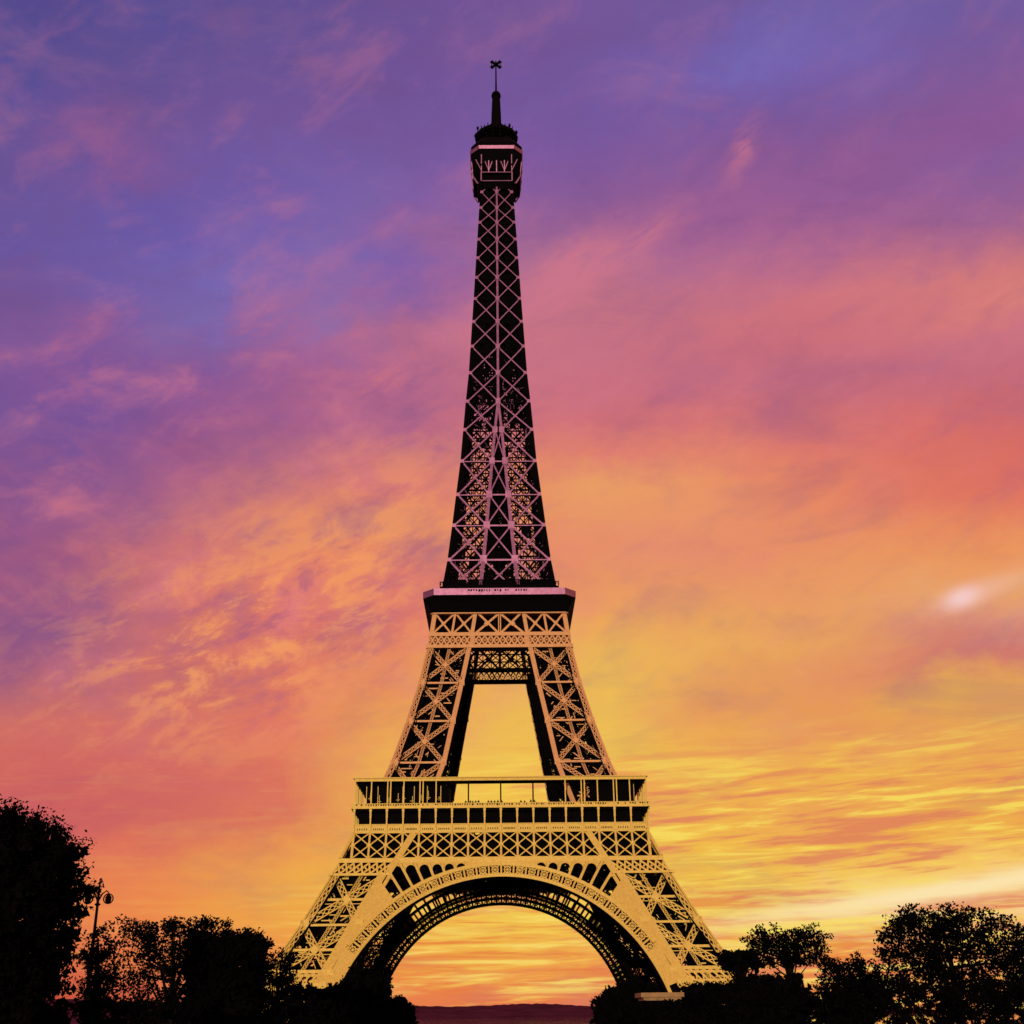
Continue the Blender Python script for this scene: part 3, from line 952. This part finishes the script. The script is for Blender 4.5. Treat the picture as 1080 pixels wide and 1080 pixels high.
    for i in range(60):
        x = -16.2 + i * 0.55
        b.bar((x, -16.5, 121.4), (x, -16.5, 122.0 + rnd.uniform(0, 0.9)), 0.2, 0.1, N_FRONT)
        b.bar((-16.5, x, 121.4), (-16.5, x, 122.0 + rnd.uniform(0, 0.9)), 0.2, 0.1, N_SIDE)
        b.bar((16.5, x, 121.4), (16.5, x, 122.0 + rnd.uniform(0, 0.9)), 0.2, 0.1, N_SIDE)
    b.bar((-16.5, -16.5, 122.2), (16.5, -16.5, 122.2), 0.2, 0.12, N_FRONT)
    b.build('upper_gallery', M_IRON, P)
    b = MB()
    for (x0, x1) in ((-13.5, -9.5), (-8.6, -4.6), (-3.9, 3.6), (4.7, 8.8), (9.6, 13.6)):
        b.box(x0, x1, -15.6, -13.9, 119.2, 122.9)
        b.box(x0 - 0.2, x1 + 0.2, -15.9, -13.7, 122.95, 123.2)
    b.build('kiosk', M_IRON, P)


SHAFT = [119.0, 129.6, 140.5, 150.5, 161.7, 172.3, 182.2, 192.4, 202.0, 211.1, 219.8, 227.9, 235.5, 242.9, 249.7, 255.7, 262.2, 268.0]


def build_shaft(tower):
    core = MB()
    # lift shaft and stairs up the centre
    for x in (-1.3, 1.3):
        for y in (-1.3, 1.3):
            core.bar((x, y, 116), (x, y, 270), 0.7, 0.7)
    for i in range(77):
        z = 117 + 2 * i
        core.bar((-1.5, -1.5, z), (1.5, -1.5, z + 2), 0.3, 0.25)
        core.bar((-1.5, 1.5, z + 2), (1.5, 1.5, z), 0.3, 0.25)
        core.bar((-1.6, -1.4, z), (1.6, -1.4, z), 0.35, 0.3)
    shaft = core.build('shaft', M_IRON, tower)
    # black fill just inside each face, added for the shade there
    d = MB()
    for a, c in zip(SHAFT, SHAFT[1:]):
        prob = 0.10 + 0.86 * min(1.0, max(0.0, (a - 160) / 50.0))
        def fl(s, h, o=0.0): return face(-W(h) + 2 * W(h) * s, h, o)
        if a < 180:
            shade_liner(d, fl, N_FRONT, a, c, (c - a) / 2.6, max(4, int(2 * W(a) / 3.0)), prob, 0.9, 0.06, 0.94, 0.34)
        else:
            shade_liner(d, fl, N_FRONT, a, c, 2.0, max(4, int(2 * W(a) / 1.7)), prob, 0.9, 0.06, 0.94, 0.3)
        if G(a) > 0.8:
            u = G(a) / W(a) / 2
            shade_liner(d, fl, N_FRONT, a, c, 2.4, 3, 0.4, 1.5, 0.5 - u, 0.5 + u, 0.3)
        # corner boxes, broken at each joint
        for sg in (-1, 1):
            p, q = a + 0.9, c - 0.55
            d.bar((sg * (W(p) - 0.2), -W(p) + 0.25, p), (sg * (W(q) - 0.2), -W(q) + 0.25, q), 0.9, 0.9, N_FRONT)
            d.bar((sg * (W(a) - 1.1), -W(a) + 0.6, a), (sg * (W(c) - 1.1), -W(c) + 0.6, c), 0.5, 0.7, N_FRONT)
    inner = d.build('inner_shade_ironwork', M_IRON, shaft)
    quarter_copies(inner)
    # pale lattice face
    b = MB()
    for a, c in zip(SHAFT, SHAFT[1:]):
        k = (W(a) - 4) / 11.0
        w = 0.27 + 0.25 * k
        cw = 0.48 + 0.5 * k
        two = G(a) > 0.5
        for sg in (-1, 1):
            if two or sg == 1:
                b.bar(face(sg * G(a), a, -0.1), face(sg * G(c), c, -0.1), cw, 0.4, N_FRONT)
            i0, i1 = (G(a), G(c)) if two else (0.0, 0.0)
            b.bar(face(sg * i0, a, 0.1), face(sg * (W(c) - 0.2), c, 0.1), w, 0.3, N_FRONT)
            b.bar(face(sg * (W(a) - 0.2), a, 0.16), face(sg * i1, c, 0.16), w, 0.3, N_FRONT)
            if a < 165:
                b.bar(face(sg * i0, a, 0.24), face(sg * W(a), a, 0.24), w * 0.6, 0.25, N_FRONT)
            if a < 190:
                # random short pale bars in wide bays, standing for sky flecks
                for k2 in range(int((W(a) - i0) * 1.0)):
                    h = rnd.uniform(a, c - 1.5)
                    u = rnd.uniform(0.1, 0.8)
                    x = i0 + (W(h) - i0) * u
                    L = rnd.uniform(0.7, 2.0)
                    t = rnd.choice((0, 1, 2))
                    b.bar(face(sg * x, h, 1.6), face(sg * (x + L * (1, 0, 0.7)[t] * (0.7 if u > 0.55 else 1)), h + L * (0, 1, 0.7)[t], 0.55), rnd.uniform(0.14, 0.30), 0.2, N_FRONT)
            gx = cw * (1.0 if two else 0.95)
            if two or sg == 1:
                q = face(sg * i0, a, -0.25)
                b.plate([q + Vector((-gx, 0, -gx * 1.3)), q + Vector((gx, 0, -gx * 1.3)), q + Vector((gx, 0, gx * 1.3)), q + Vector((-gx, 0, gx * 1.3))], N_FRONT, 0.3)
            q = face(sg * (W(a) - 0.35), a, -0.05)
            b.plate([q + Vector((-0.45, 0, -0.7)), q + Vector((0.45, 0, -0.7)), q + Vector((0.45, 0, 0.6)), q + Vector((-0.45, 0, 0.6))], N_FRONT, 0.3)
        if G(a) > 1.5:
            b.bar(face(-G(a), a, 0.12), face(G(c), c, 0.12), w * 0.8, 0.3, N_FRONT)
            b.bar(face(G(a), a, 0.18), face(-G(c), c, 0.18), w * 0.8, 0.3, N_FRONT)
            b.bar(face(-G(a), a, 0.2), face(G(a), a, 0.2), w, 0.3, N_FRONT)
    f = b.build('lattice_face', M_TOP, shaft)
    quarter_copies(f)


def octr(a, c, z):
    e = a - c
    return [(-e, -a, z), (e, -a, z), (a, -e, z), (a, e, z), (e, a, z), (-e, a, z), (-a, e, z), (-a, -e, z)]


def build_summit(tower):
    S = empty('summit_cabin', (0, 0, 0)); S.parent = tower
    b = MB()
    b.rings([octr(5.2, 0.5, 263.5), octr(5.9, 0.8, 266.0), octr(6.8, 1.5, 268.0), octr(7.6, 2.2, 268.5), octr(8.2, 2.6, 271),
             octr(8.45, 2.8, 277.3)])
    b.build('cabin_wall', M_IRON, S)
    b = MB()
    b.rings([octr(8.6, 2.9, 277.35), octr(8.85, 2.9, 278.5), octr(8.3, 2.9, 278.7)])
    b.build('cornice', M_TOP, S)
    # pale brackets and posts below the cabin
    b = MB()
    for k in range(4):
        c, s = round(math.cos(k * math.pi / 2)), round(math.sin(k * math.pi / 2))
        def rt(x, y, z): return Vector((x * c - y * s, x * s + y * c, z))
        n = rt(0, -1, 0)
        for x in (-5.0, 5.0):
            b.bar(rt(x, -7.75, 268.5), rt(x, -8.45, 275.0), 0.26, 0.3, n)
        for x in (-2.6, 0, 2.6):
            b.bar(rt(x, -7.75, 268.5), rt(x, -8.4, 272.6), 0.3, 0.3, n)
        for x, x2 in ((-5, -6.9), (5, 6.9), (-2.6, -3.8), (-2.6, -1.4), (2.6, 1.4), (2.6, 3.8)):
            b.bar(rt(x, -7.8, 269.0), rt(x2, -8.3, 271.0 + abs(x2 - x) * 1.1), 0.22, 0.25, n)
        b.bar(rt(-5.3, -7.7, 268.3), rt(5.3, -7.7, 268.3), 0.28, 0.4, n)
        b.bar(rt(-5.2, -6.2, 266.0), rt(5.2, -6.2, 266.0), 0.3, 0.4, n)
        b.bar(rt(-5.1, -6.4, 266.0), rt(-5.1, -7.7, 268.4), 0.4, 0.4, rt(1, 0, 0))
        b.bar(rt(5.1, -6.4, 266.0), rt(5.1, -7.7, 268.4), 0.4, 0.4, rt(1, 0, 0))
    b.build('bracket', M_TOP, S)
    # sloping roof and open upper gallery
    b = MB()
    b.rings([octr(8.55, 2.9, 279.1), octr(8.5, 2.9, 280.3), octr(6.6, 2.3, 283.6), octr(6.2, 2.2, 284.2)])
    b.rings([octr(4.3, 1.5, 284.2), octr(4.3, 1.5, 287.3)])
    b.build('roof', M_IRON, S)
    b = MB()
    for k in range(16):
        a = 2 * math.pi * (k + 0.5) / 16
        b.bar((6.1 * math.cos(a), 6.1 * math.sin(a), 284.2), (6.1 * math.cos(a), 6.1 * math.sin(a), 287.4), 0.35, 0.35)
    b.lathe([(6.0, 286.8), (7.2, 287.5), (7.4, 288.6), (7.0, 288.7), (6.8, 287.9)], 16)
    b.lathe([(6.2, 285.2), (6.4, 285.2), (6.4, 285.5), (6.2, 285.5)], 16)
    b.build('upper_gallery', M_IRON, S)
    b = MB()
    for k in range(26):
        a = 2 * math.pi * (k + rnd.uniform(-0.3, 0.3)) / 26
        r = 7.2
        z1 = 289.3 + rnd.choice((0, 0.4, 0.9, 1.6, 2.4))
        b.bar((r * math.cos(a), r * math.sin(a), 288.3), (r * math.cos(a), r * math.sin(a), z1), 0.3, 0.3)
        if z1 > 290:
            b.box(r * math.cos(a) - 0.4, r * math.cos(a) + 0.4, r * math.sin(a) - 0.3, r * math.sin(a) + 0.3, z1 - 1.2, z1 - 0.5)
    b.build('aerial', M_IRON, S)
    b = MB()
    for k in range(9):
        a = 2 * math.pi * k / 9 - 1.2
        b.lathe([(0.05, 287.2), (0.55, 287.5), (0.7, 288.4), (0.5, 288.9), (0.05, 289.0)], 8, (5.0 * math.cos(a), 5.0 * math.sin(a)))
    b.build('dish', M_TOP, S)
    b = MB()
    b.lathe([(4.4, 287.0), (4.6, 289.4), (4.2, 290.8), (2.6, 292.0), (2.0, 293.2), (1.75, 294.5), (1.65, 299), (1.45, 304), (1.35, 306.5),
             (1.65, 306.6), (1.65, 307.2), (1.4, 308.0), (0.8, 308.7), (0.2, 309.0)], 16)
    for k in range(8):
        a = 2 * math.pi * k / 8
        b.bar((4.3 * math.cos(a), 4.3 * math.sin(a), 290.6), (1.8 * math.cos(a), 1.8 * math.sin(a), 294.2), 0.25, 0.5)
    b.build('lantern_dome', M_IRON, S)
    b = MB()
    b.lathe([(0.34, 308.8), (0.26, 314), (0.22, 322.6), (0.05, 323.0)], 8)
    b.build('mast', M_IRON, S)
    b = MB()
    # two crossed loops of the aerial at the very top
    for sx in (-1, 1):
        for sz in (-1, 1):
            b.bar((0, 0, 321.0), (sx * 1.7, 0, 321.0 + sz * 1.5), 0.5, 0.4, N_FRONT, 1.2)
        b.bar((sx * 1.5, 0, 319.6), (sx * 1.55, 0, 322.6), 0.3, 0.3, N_FRONT)
    b.box(-0.6, 0.6, -0.6, 0.6, 320.6, 321.5)
    b.build('aerial_head', M_IRON, S)


def build_tower():
    T = empty('lattice_tower', (0, 0, 0), 0, 'tall iron lattice tower with a wide arched base, two platforms and a tapering top',
              'tower')
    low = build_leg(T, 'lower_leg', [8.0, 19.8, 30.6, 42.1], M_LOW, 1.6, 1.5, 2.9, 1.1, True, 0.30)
    # base girder and stone pier under it
    b = MB()
    for fn, nrm in ((f_front, N_FRONT), (f_side, N_SIDE)):
        b.bar(fn(0.0, 20.6, -0.1), fn(1.0, 20.6, -0.1), 0.7, 0.6, nrm)
        b.bar(fn(0.0, 17.6, -0.1), fn(1.0, 17.6, -0.1), 1.3, 0.6, nrm)
        for k in range(10):
            b.bar(fn(k / 10, 17.6, 0.1), fn((k + 1) / 10, 20.6, 0.1), 0.35, 0.3, nrm)
            b.bar(fn((k + 1) / 10, 17.6, 0.15), fn(k / 10, 20.6, 0.15), 0.35, 0.3, nrm)
    b.build('base_girder', M_LOW, low)
    p = MB()
    for (x, y) in ((-W(3), -W(3)), (-G(3), -W(3)), (-W(3), -G(3)), (-G(3), -G(3))):
        p.rings([[(x + sx * r, y + sy * r, z) for sx, sy in ((-1, -1), (1, -1), (1, 1), (-1, 1))]
                 for r, z in ((5.5, -0.5), (5.0, 3), (3.4, 6.5), (3.4, 7.4), (3.9, 7.5), (3.9, 8.4))])
    p.build('masonry_pier', M_STONE, low)
    quarter_copies(low)
    # stretch of leg hidden behind the gallery joins lower and upper stage
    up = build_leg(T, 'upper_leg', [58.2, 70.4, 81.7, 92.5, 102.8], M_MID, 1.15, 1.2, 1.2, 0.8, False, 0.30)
    quarter_copies(up)
    build_arch(T)
    build_first_platform(T)
    build_second_platform(T)
    build_shaft(T)
    build_summit(T)
    return T


build_tower()

# ------------------------------------------------------------------ vegetation
import numpy as np
rng = np.random.default_rng(11)
ROT = cam.matrix_world.to_3x3()


def at(px, py, dist):
    """place seen at (px, py) of the 1080 px photograph, dist metres ahead of the camera"""
    d = ROT @ Vector(((px - 540) / 1274.8, (540 - py) / 1274.8, -1.0))
    return CAM_P + d * (dist / d.y)


def leaf_mesh(name, pos, size, parent):
    """many small folded leaves"""
    n = len(pos)
    size = np.broadcast_to(np.asarray(size, float), (n,))
    a = rng.normal(size=(n, 3)); a /= np.linalg.norm(a, axis=1, keepdims=True)
    b = rng.normal(size=(n, 3)); b -= a * (a * b).sum(1, keepdims=True); b /= np.linalg.norm(b, axis=1, keepdims=True)
    s = (size * rng.uniform(0.65, 1.35, n))[:, None]
    v = np.stack([pos - a * s, pos + b * s * 0.55, pos + a * s, pos - b * s * 0.55], 1).reshape(-1, 3)
    me = bpy.data.meshes.new(name)
    me.vertices.add(4 * n); me.loops.add(4 * n); me.polygons.add(n)
    me.vertices.foreach_set('co', v.ravel())
    me.loops.foreach_set('vertex_index', np.arange(4 * n, dtype=np.int32))
    me.polygons.foreach_set('loop_start', np.arange(0, 4 * n, 4, dtype=np.int32))
    me.polygons.foreach_set('loop_total', np.full(n, 4, dtype=np.int32))
    me.update(calc_edges=True)
    me.materials.append(M_LEAF)
    o = bpy.data.objects.new(name, me)
    COL.objects.link(o)
    o.parent = parent
    return o


def crown_points(w, h, dep, shape, n, clump, ragged, low=1.0):
    """points of a crown that stands on z = 0, clustered so that light shows through between the clumps"""
    nc = max(30, int(n / clump))
    ex = 3.4 if shape == 'block' else 2.4
    c = []
    ph = rng.uniform(0, 6.28, 6)
    while len(c) < nc:
        x, y, z = rng.uniform(-1, 1), rng.uniform(-1, 1), rng.uniform(0, 1)
        top = 1 - ragged * (0.5 + 0.5 * math.sin(x * 7 + ph[0]) * math.sin(x * 13 + y * 5 + ph[1]))
        if shape == 'box':
            side = 1 - ragged * 0.6 * (0.5 + 0.5 * math.sin(z * 9 + ph[2] + y * 4))
            ok = z < top and abs(x) < side and abs(y) < side
        elif shape == 'shoulder':     # tall on the left, stepping down to the right
            lim = 1.0 if x < 0.2 else 1.0 - 0.22 * (x - 0.2) ** 1.2
            ok = z < lim * top and abs(x) < 1.0 - 0.08 * (z < 0.5)
        else:
            zz = (z - 0.42) / (0.58 if z > 0.42 else 0.46)
            ok = (abs(x) ** ex + abs(y) ** 2.3 + abs(zz) ** ex) < top ** ex
        if ok and rng.random() < low + (1 - low) * min(1.0, z * 1.7):
            c.append((x * w / 2, y * dep / 2, z * h))
    c = np.array(c)
    k = rng.integers(0, nc, n)
    r = 0.5 * (w * h * dep / nc) ** (1 / 3)
    p = c[k] + np.clip(rng.normal(size=(n, 3)), -1.4, 1.4) * r * np.array([0.62, 0.62, 0.5])
    return p, c


def tree(name, label, cat, x0, x1, ytop, dist, shape='dome', cover=3.0, base_px=None, leaf=1.9, trunk=True, group=None, ragged=0.12, depk=0.8, low=1.0):
    """a tree filling x0..x1 and reaching ytop in the view, standing dist metres ahead"""
    top = at((x0 + x1) / 2, ytop, dist)
    a, b = at(x0, 1040, dist), at(x1, 1040, dist)
    w = b.x - a.x
    gz = ground_z(dist)
    root = empty(name, (top.x, top.y, gz), 0, label, cat, group)
    px = dist / 1274.8
    H = top.z - gz
    zb = H * 0.22 if base_px is None else at(x0, base_px, dist).z - gz
    zb = max(0.0, zb)
    hh = H - zb
    ls = leaf * px
    vis_h = min(hh, H)
    n = int(cover * (w * vis_h) / (ls * ls * 0.55))
    n = min(n, 60000)
    p, c = crown_points(w * 0.96, hh * 0.97, max(w * depk, 2.0) if w < 12 else w * depk * 0.7, shape, n, 30, ragged, low)
    p[:, 2] += zb
    # a few sprays reaching out of the outline
    m = max(10, n // 220)
    q = c[rng.integers(0, len(c), m)].copy()
    q[:, 2] += zb
    sel = q[q[:, 2] > zb + hh * 0.72]
    if len(sel):
        sp = np.repeat(sel, 5, 0) + np.tile(np.linspace(0.0, 0.05, 5)[:, None] * hh, (len(sel), 1)) * np.array([0.25, 0, 1.0]) + rng.normal(size=(len(sel) * 5, 3)) * ls * 0.8
        p = np.concatenate([p, sp])
    lsz = np.full(len(p), ls)
    if cover > 2.5:                                   # thick inner foliage of a dense crown
        k = rng.permutation(n)[: int(n * 0.5)]
        p[k] = (p[k] - np.array([0, 0, zb + hh * 0.45])) * np.array([0.93, 0.93, 0.93]) + np.array([0, 0, zb + hh * 0.44])
        lsz[k] *= 2.3
    leaf_mesh('crown', p, lsz, root)
    if trunk:
        t = MB()
        r0 = max(0.12, min(0.4, H * 0.022))
        zt = zb + hh * 0.45
        t.tube([(0, 0, -0.4), (0.02 * H, 0, zb * 0.7), (0.0, 0.01 * H, zt), (-0.02 * H, 0, zb + hh * 0.8)], [r0 * 1.35, r0, r0 * 0.6, r0 * 0.2], 8)
        cs = c[rng.permutation(len(c))[:22]]
        for k in cs:
            z0 = zb * 0.75 + (zt - zb * 0.75) * rng.uniform(0.0, 1.0)
            e = Vector((k[0], k[1], max(k[2] + zb, z0 + 0.2)))
            mid = Vector((e.x * 0.45, e.y * 0.45, z0 + (e.z - z0) * 0.4))
            t.tube([(0, 0, z0), mid, e], [r0 * 0.45, r0 * 0.28, r0 * 0.08], 5)
        t.build('trunk', M_BARK, root)
    return root


def build_trees():
    G1 = 'trees left of the tower'
    G2 = 'trees right of the tower'
    tree('broadleaf_tree', 'big dark leafy tree filling the left edge of the view, tallest of all the trees', 'tree', -85, 102, 836, 45, 'shoulder', 6.0, 1110, 1.9, True, None, 0.05)
    tree('thin_tree', 'thin straggly tree with gaps standing beside the double street lamp', 'tree', 84, 136, 966, 60, 'dome', 1.25, 1085, 1.7, True, G1, 0.25, 0.8, 0.6)
    tree('clipped_tree', 'broad flat topped clipped tree with light showing through its leaves', 'tree', 134, 240, 967, 72, 'box', 1.75, 1060, 1.7, True, G1, 0.04, 0.8, 0.3)
    tree('clipped_tree', 'solid black clipped tree overlapping the flat topped one with see-through leaves', 'tree', 200, 284, 974, 58, 'box', 5.0, 1110, 1.9, True, G1, 0.09)
    tree('clipped_tree', 'narrow clipped tree squeezed between the solid black tree and the tower leg', 'tree', 280, 312, 1001, 78, 'box', 1.8, 1100, 1.7, True, G1, 0.06, 0.8, 0.6)
    tree('round_tree', 'low dark tree in front of the left foot of the tower', 'tree', 306, 372, 1034, 92, 'box', 3.6, 1110, 1.7, True, G1, 0.12)
    tree('round_tree', 'rounded black tree inside the left end of the arch', 'tree', 356, 418, 1016, 110, 'block', 4.5, 1120, 1.7, True, G1, 0.1)
    tree('shrub', 'small shrub at the left foot of the arch, its right twigs against the far hills', 'shrub', 392, 442, 1046, 105, 'dome', 3.0, 1110, 1.6, False, None, 0.18)
    tree('shrub', 'small shrub at the right end of the arch against the far water', 'shrub', 620, 668, 1034, 112, 'dome', 3.0, 1110, 1.6, False, None, 0.18)
    tree('round_tree', 'dark bushy tree covering the inner right foot of the tower', 'tree', 636, 704, 1030, 140, 'block', 3.8, 1110, 1.7, True, G2, 0.14)
    tree('clipped_tree', 'flat topped dark clipped tree in front of the outer right foot of the tower', 'tree', 716, 800, 1034, 108, 'box', 2.6, 1110, 1.6, True, G2, 0.06)
    tree('clipped_tree', 'flat topped clipped tree standing under the small spreading tree', 'tree', 768, 850, 1024, 118, 'box', 2.8, 1110, 1.6, True, G2, 0.04)
    tree('oak_tree', 'small spreading tree with a rugged outline rising above a flat clipped tree', 'tree', 782, 874, 973, 190, 'box', 2.45, 1018, 1.5, True, G2, 0.40)
    tree('round_tree', 'low dark tree top peeping out just right of the tower leg', 'tree', 752, 806, 999, 195, 'dome', 2.6, 1024, 1.6, True, G2, 0.25)
    tree('round_tree', 'low rounded tree left of the largest tree on the right', 'tree', 856, 938, 1003, 92, 'dome', 2.45, 1080, 1.7, True, G2, 0.12)
    tree('broad_tree', 'largest tree on the right, flat topped with bright gaps low in its crown', 'tree', 916, 1072, 950, 80, 'block', 1.9, 1062, 1.8, True, G2, 0.08, 0.8, 0.4)
    tree('broad_tree', 'dark tree cut by the right edge of the view', 'tree', 1050, 1130, 964, 72, 'dome', 2.3, 1080, 1.8, True, G2, 0.14)
    tree('shrub', 'low dark shrub growing across the front of the small kiosk', 'shrub', 668, 734, 1054, 70, 'box', 3.2, 1110, 1.6, False, None, 0.12)
    # hedges
    for (x0, x1, yt, d, lab) in ((726, 905, 1044, 66, 'long low dark hedge running below the flat topped trees on the right'),
                                 (860, 1130, 1032, 58, 'dark hedge under the largest tree on the right'),
                                 (84, 215, 1049, 50, 'dark hedge below the street lamp on the left'),
                                 (270, 372, 1052, 60, 'dark hedge below the left foot of the tower')):
        a, b = at(x0, yt, d), at(x1, yt, d)
        gz = ground_z(d)
        root = empty('hedge', ((a.x + b.x) / 2, a.y, gz), 0, lab, 'hedge', 'hedges along the foreground')
        w, h = b.x - a.x, max(1.0, (a.z + b.z) / 2 - gz)
        ls = 2.0 * d / 1274.8
        n = int(4.0 * w * h / (ls * ls * 0.55))
        p, c = crown_points(w, h, 2.2, 'box', min(n, 45000), 30, 0.12)
        leaf_mesh('foliage', p, ls, root)
        k = MB()
        for i in range(max(4, int(w / 0.8))):
            x = -w / 2 + w * (i + 0.5) / max(4, int(w / 0.8))
            k.tube([(x, 0, -0.3), (x + 0.1, 0.1, h * 0.4), (x - 0.1, -0.1, h * 0.85)], [0.06, 0.04, 0.02], 5)
        k.build('stem', M_BARK, root)


build_trees()


# ------------------------------------------------------------------ street lamp with two lanterns
def build_lamp():
    d = 66.0
    top = at(105.5, 931, d)
    gz = ground_z(d)
    SC = 1.55
    L = empty('street_lamp', (top.x, top.y, gz), 0, 'tall dark street lamp with two hanging lanterns beside the big tree on the left', 'lamp')
    L.scale = (SC, SC, SC)
    H = (top.z - gz) / SC
    p = MB()
    p.lathe([(0.16, -0.2), (0.16, 0.5), (0.11, 0.7), (0.09, 1.2), (0.06, H * 0.6), (0.045, H - 0.5), (0.03, H - 0.05), (0.05, H), (0.01, H + 0.06)], 10)
    for z in (0.55, H * 0.6, H - 0.7):
        p.lathe([(0.05, z - 0.05), (0.11, z), (0.05, z + 0.05)], 10)
    p.build('pole', M_IRON, L)
    for sg in (-1, 1):
        a = MB()
        pts = [(0, 0, H - 0.62), (sg * 0.12, 0, H - 0.36), (sg * 0.26, 0, H - 0.26), (sg * 0.34, 0, H - 0.34)]
        a.tube(pts, [0.03, 0.028, 0.025, 0.02], 6)
        a.tube([(0, 0, H - 0.36), (sg * 0.1, 0, H - 0.42), (sg * 0.16, 0, H - 0.34)], [0.02, 0.018, 0.012], 6)
        arm = a.build('arm', M_IRON, L)
        # lantern: ring, glass bowl, cap
        b = MB()
        cx, cz = sg * 0.34, H - 0.52
        n = 14
        ring = [(cx + 0.16 * math.cos(2 * math.pi * k / n), 0, cz + 0.16 * math.sin(2 * math.pi * k / n)) for k in range(n)]
        for k in range(n):
            b.bar(ring[k], ring[(k + 1) % n], 0.03, 0.05, (0, 1, 0))
        b.lathe([(0.02, cz - 0.15), (0.085, cz - 0.12), (0.11, cz - 0.03), (0.10, cz + 0.03)], 10, (cx, 0))
        b.lathe([(0.12, cz + 0.035), (0.07, cz + 0.1), (0.02, cz + 0.16)], 10, (cx, 0))
        b.build('lantern', M_IRON, L)


build_lamp()


# ------------------------------------------------------------------ kiosk by the right foot
def build_kiosk():
    d = 98.0
    a, b = at(676, 1047, d), at(722, 1056, d)
    gz = ground_z(d)
    P = empty('ticket_kiosk', ((a.x + b.x) / 2, a.y, gz), 0, 'small kiosk with a pale roof edge at the inner right foot of the tower', 'kiosk')
    w, h = b.x - a.x, a.z - gz
    k = MB(); k.box(-w / 2 + 0.5, w / 2 - 0.5, 0.6, 4.0, -0.2, h - 0.6); k.build('wall', M_IRON, P)
    k = MB(); k.box(-w / 2, w / 2, 0, 4.6, h - 0.32, h); k.box(-w / 2 + 0.2, w / 2 - 0.2, 0.2, 4.4, h - 0.55, h - 0.323); k.build('roof', M_STONE, P)
    for x in (-w / 2 + 0.2, w / 2 - 0.2):
        k = MB(); k.bar((x, 0.2, -0.2), (x, 0.2, h - 0.6), 0.22, 0.22); k.build('post', M_STONE, P)


build_kiosk()


# ------------------------------------------------------------------ visitors at the parapet of the first platform
def person_mesh():
    pts = [((0, 0, 0.93), 0.135), ((0, 0, 1.12), 0.12), ((0, 0, 1.30), 0.15), ((0, 0, 1.45), 0.09), ((0, -0.01, 1.52), 0.055), ((0, -0.02, 1.60), 0.085), ((0, -0.015, 1.70), 0.085),
           ((-0.19, 0, 1.40), 0.062), ((-0.25, -0.06, 1.14), 0.046), ((-0.17, -0.27, 1.12), 0.036), ((-0.15, -0.35, 1.12), 0.038),
           ((0.19, 0, 1.40), 0.062), ((0.25, -0.06, 1.14), 0.046), ((0.17, -0.27, 1.12), 0.036), ((0.15, -0.35, 1.12), 0.038),
           ((-0.09, 0, 0.86), 0.095), ((-0.10, -0.01, 0.48), 0.065), ((-0.10, 0.02, 0.09), 0.045), ((-0.11, -0.15, 0.04), 0.04),
           ((0.09, 0, 0.86), 0.095), ((0.10, -0.01, 0.48), 0.065), ((0.10, 0.02, 0.09), 0.045), ((0.11, -0.15, 0.04), 0.04)]
    edges = [(0, 1), (1, 2), (2, 3), (3, 4), (4, 5), (5, 6), (2, 7), (7, 8), (8, 9), (9, 10), (2, 11), (11, 12), (12, 13), (13, 14),
             (0, 15), (15, 16), (16, 17), (17, 18), (0, 19), (19, 20), (20, 21), (21, 22)]
    me = bpy.data.meshes.new('person_frame')
    me.from_pydata([p for p, r in pts], edges, [])
    o = bpy.data.objects.new('person_frame', me)
    COL.objects.link(o)
    o.modifiers.new('skin', 'SKIN')
    sub = o.modifiers.new('sub', 'SUBSURF')
    sub.levels = 1
    for i, (p, r) in enumerate(pts):
        me.skin_vertices[0].data[i].radius = (r, r)
    me.skin_vertices[0].data[0].use_root = True
    dg = bpy.context.evaluated_depsgraph_get()
    out = bpy.data.meshes.new_from_object(o.evaluated_get(dg))
    bpy.data.objects.remove(o)
    out.name = 'person'
    out.materials.clear()
    out.materials.append(M_CLOTH)
    return out


def build_people():
    me = person_mesh()
    src = None
    for x, dy, s, rz in ((-8.5, 0.0, 1.0, 0.2), (-7.4, 0.2, 1.04, -0.4), (-6.8, 0.1, 0.97, 0.5), (-6.1, 0.3, 1.02, -0.2), (-5.4, 0.0, 1.05, 0.1),
                         (-3.0, 0.1, 1.0, 0.3), (-2.3, 0.2, 1.03, -0.3), (-1.5, 0.0, 0.98, 0.0), (-0.7, 0.25, 1.06, 0.4), (0.2, 0.1, 1.02, -0.1),
                         (4.9, 0.1, 1.0, 0.2), (5.8, 0.2, 0.96, -0.5), (7.3, 0.0, 1.05, 0.1), (8.2, 0.2, 1.03, 0.3)):
        if src is None:
            o = src = bpy.data.objects.new('person', me)
        else:
            o = src.copy()
        COL.objects.link(o)
        o.location = (x, -35.25 + dy, 58.0)
        o.scale = (s, s, s)
        o.rotation_euler.z = rz
        tag(o, 'tiny dark figure leaning on the parapet of the first platform, against the bright sky', 'person', 'visitors along the first platform')


build_people()
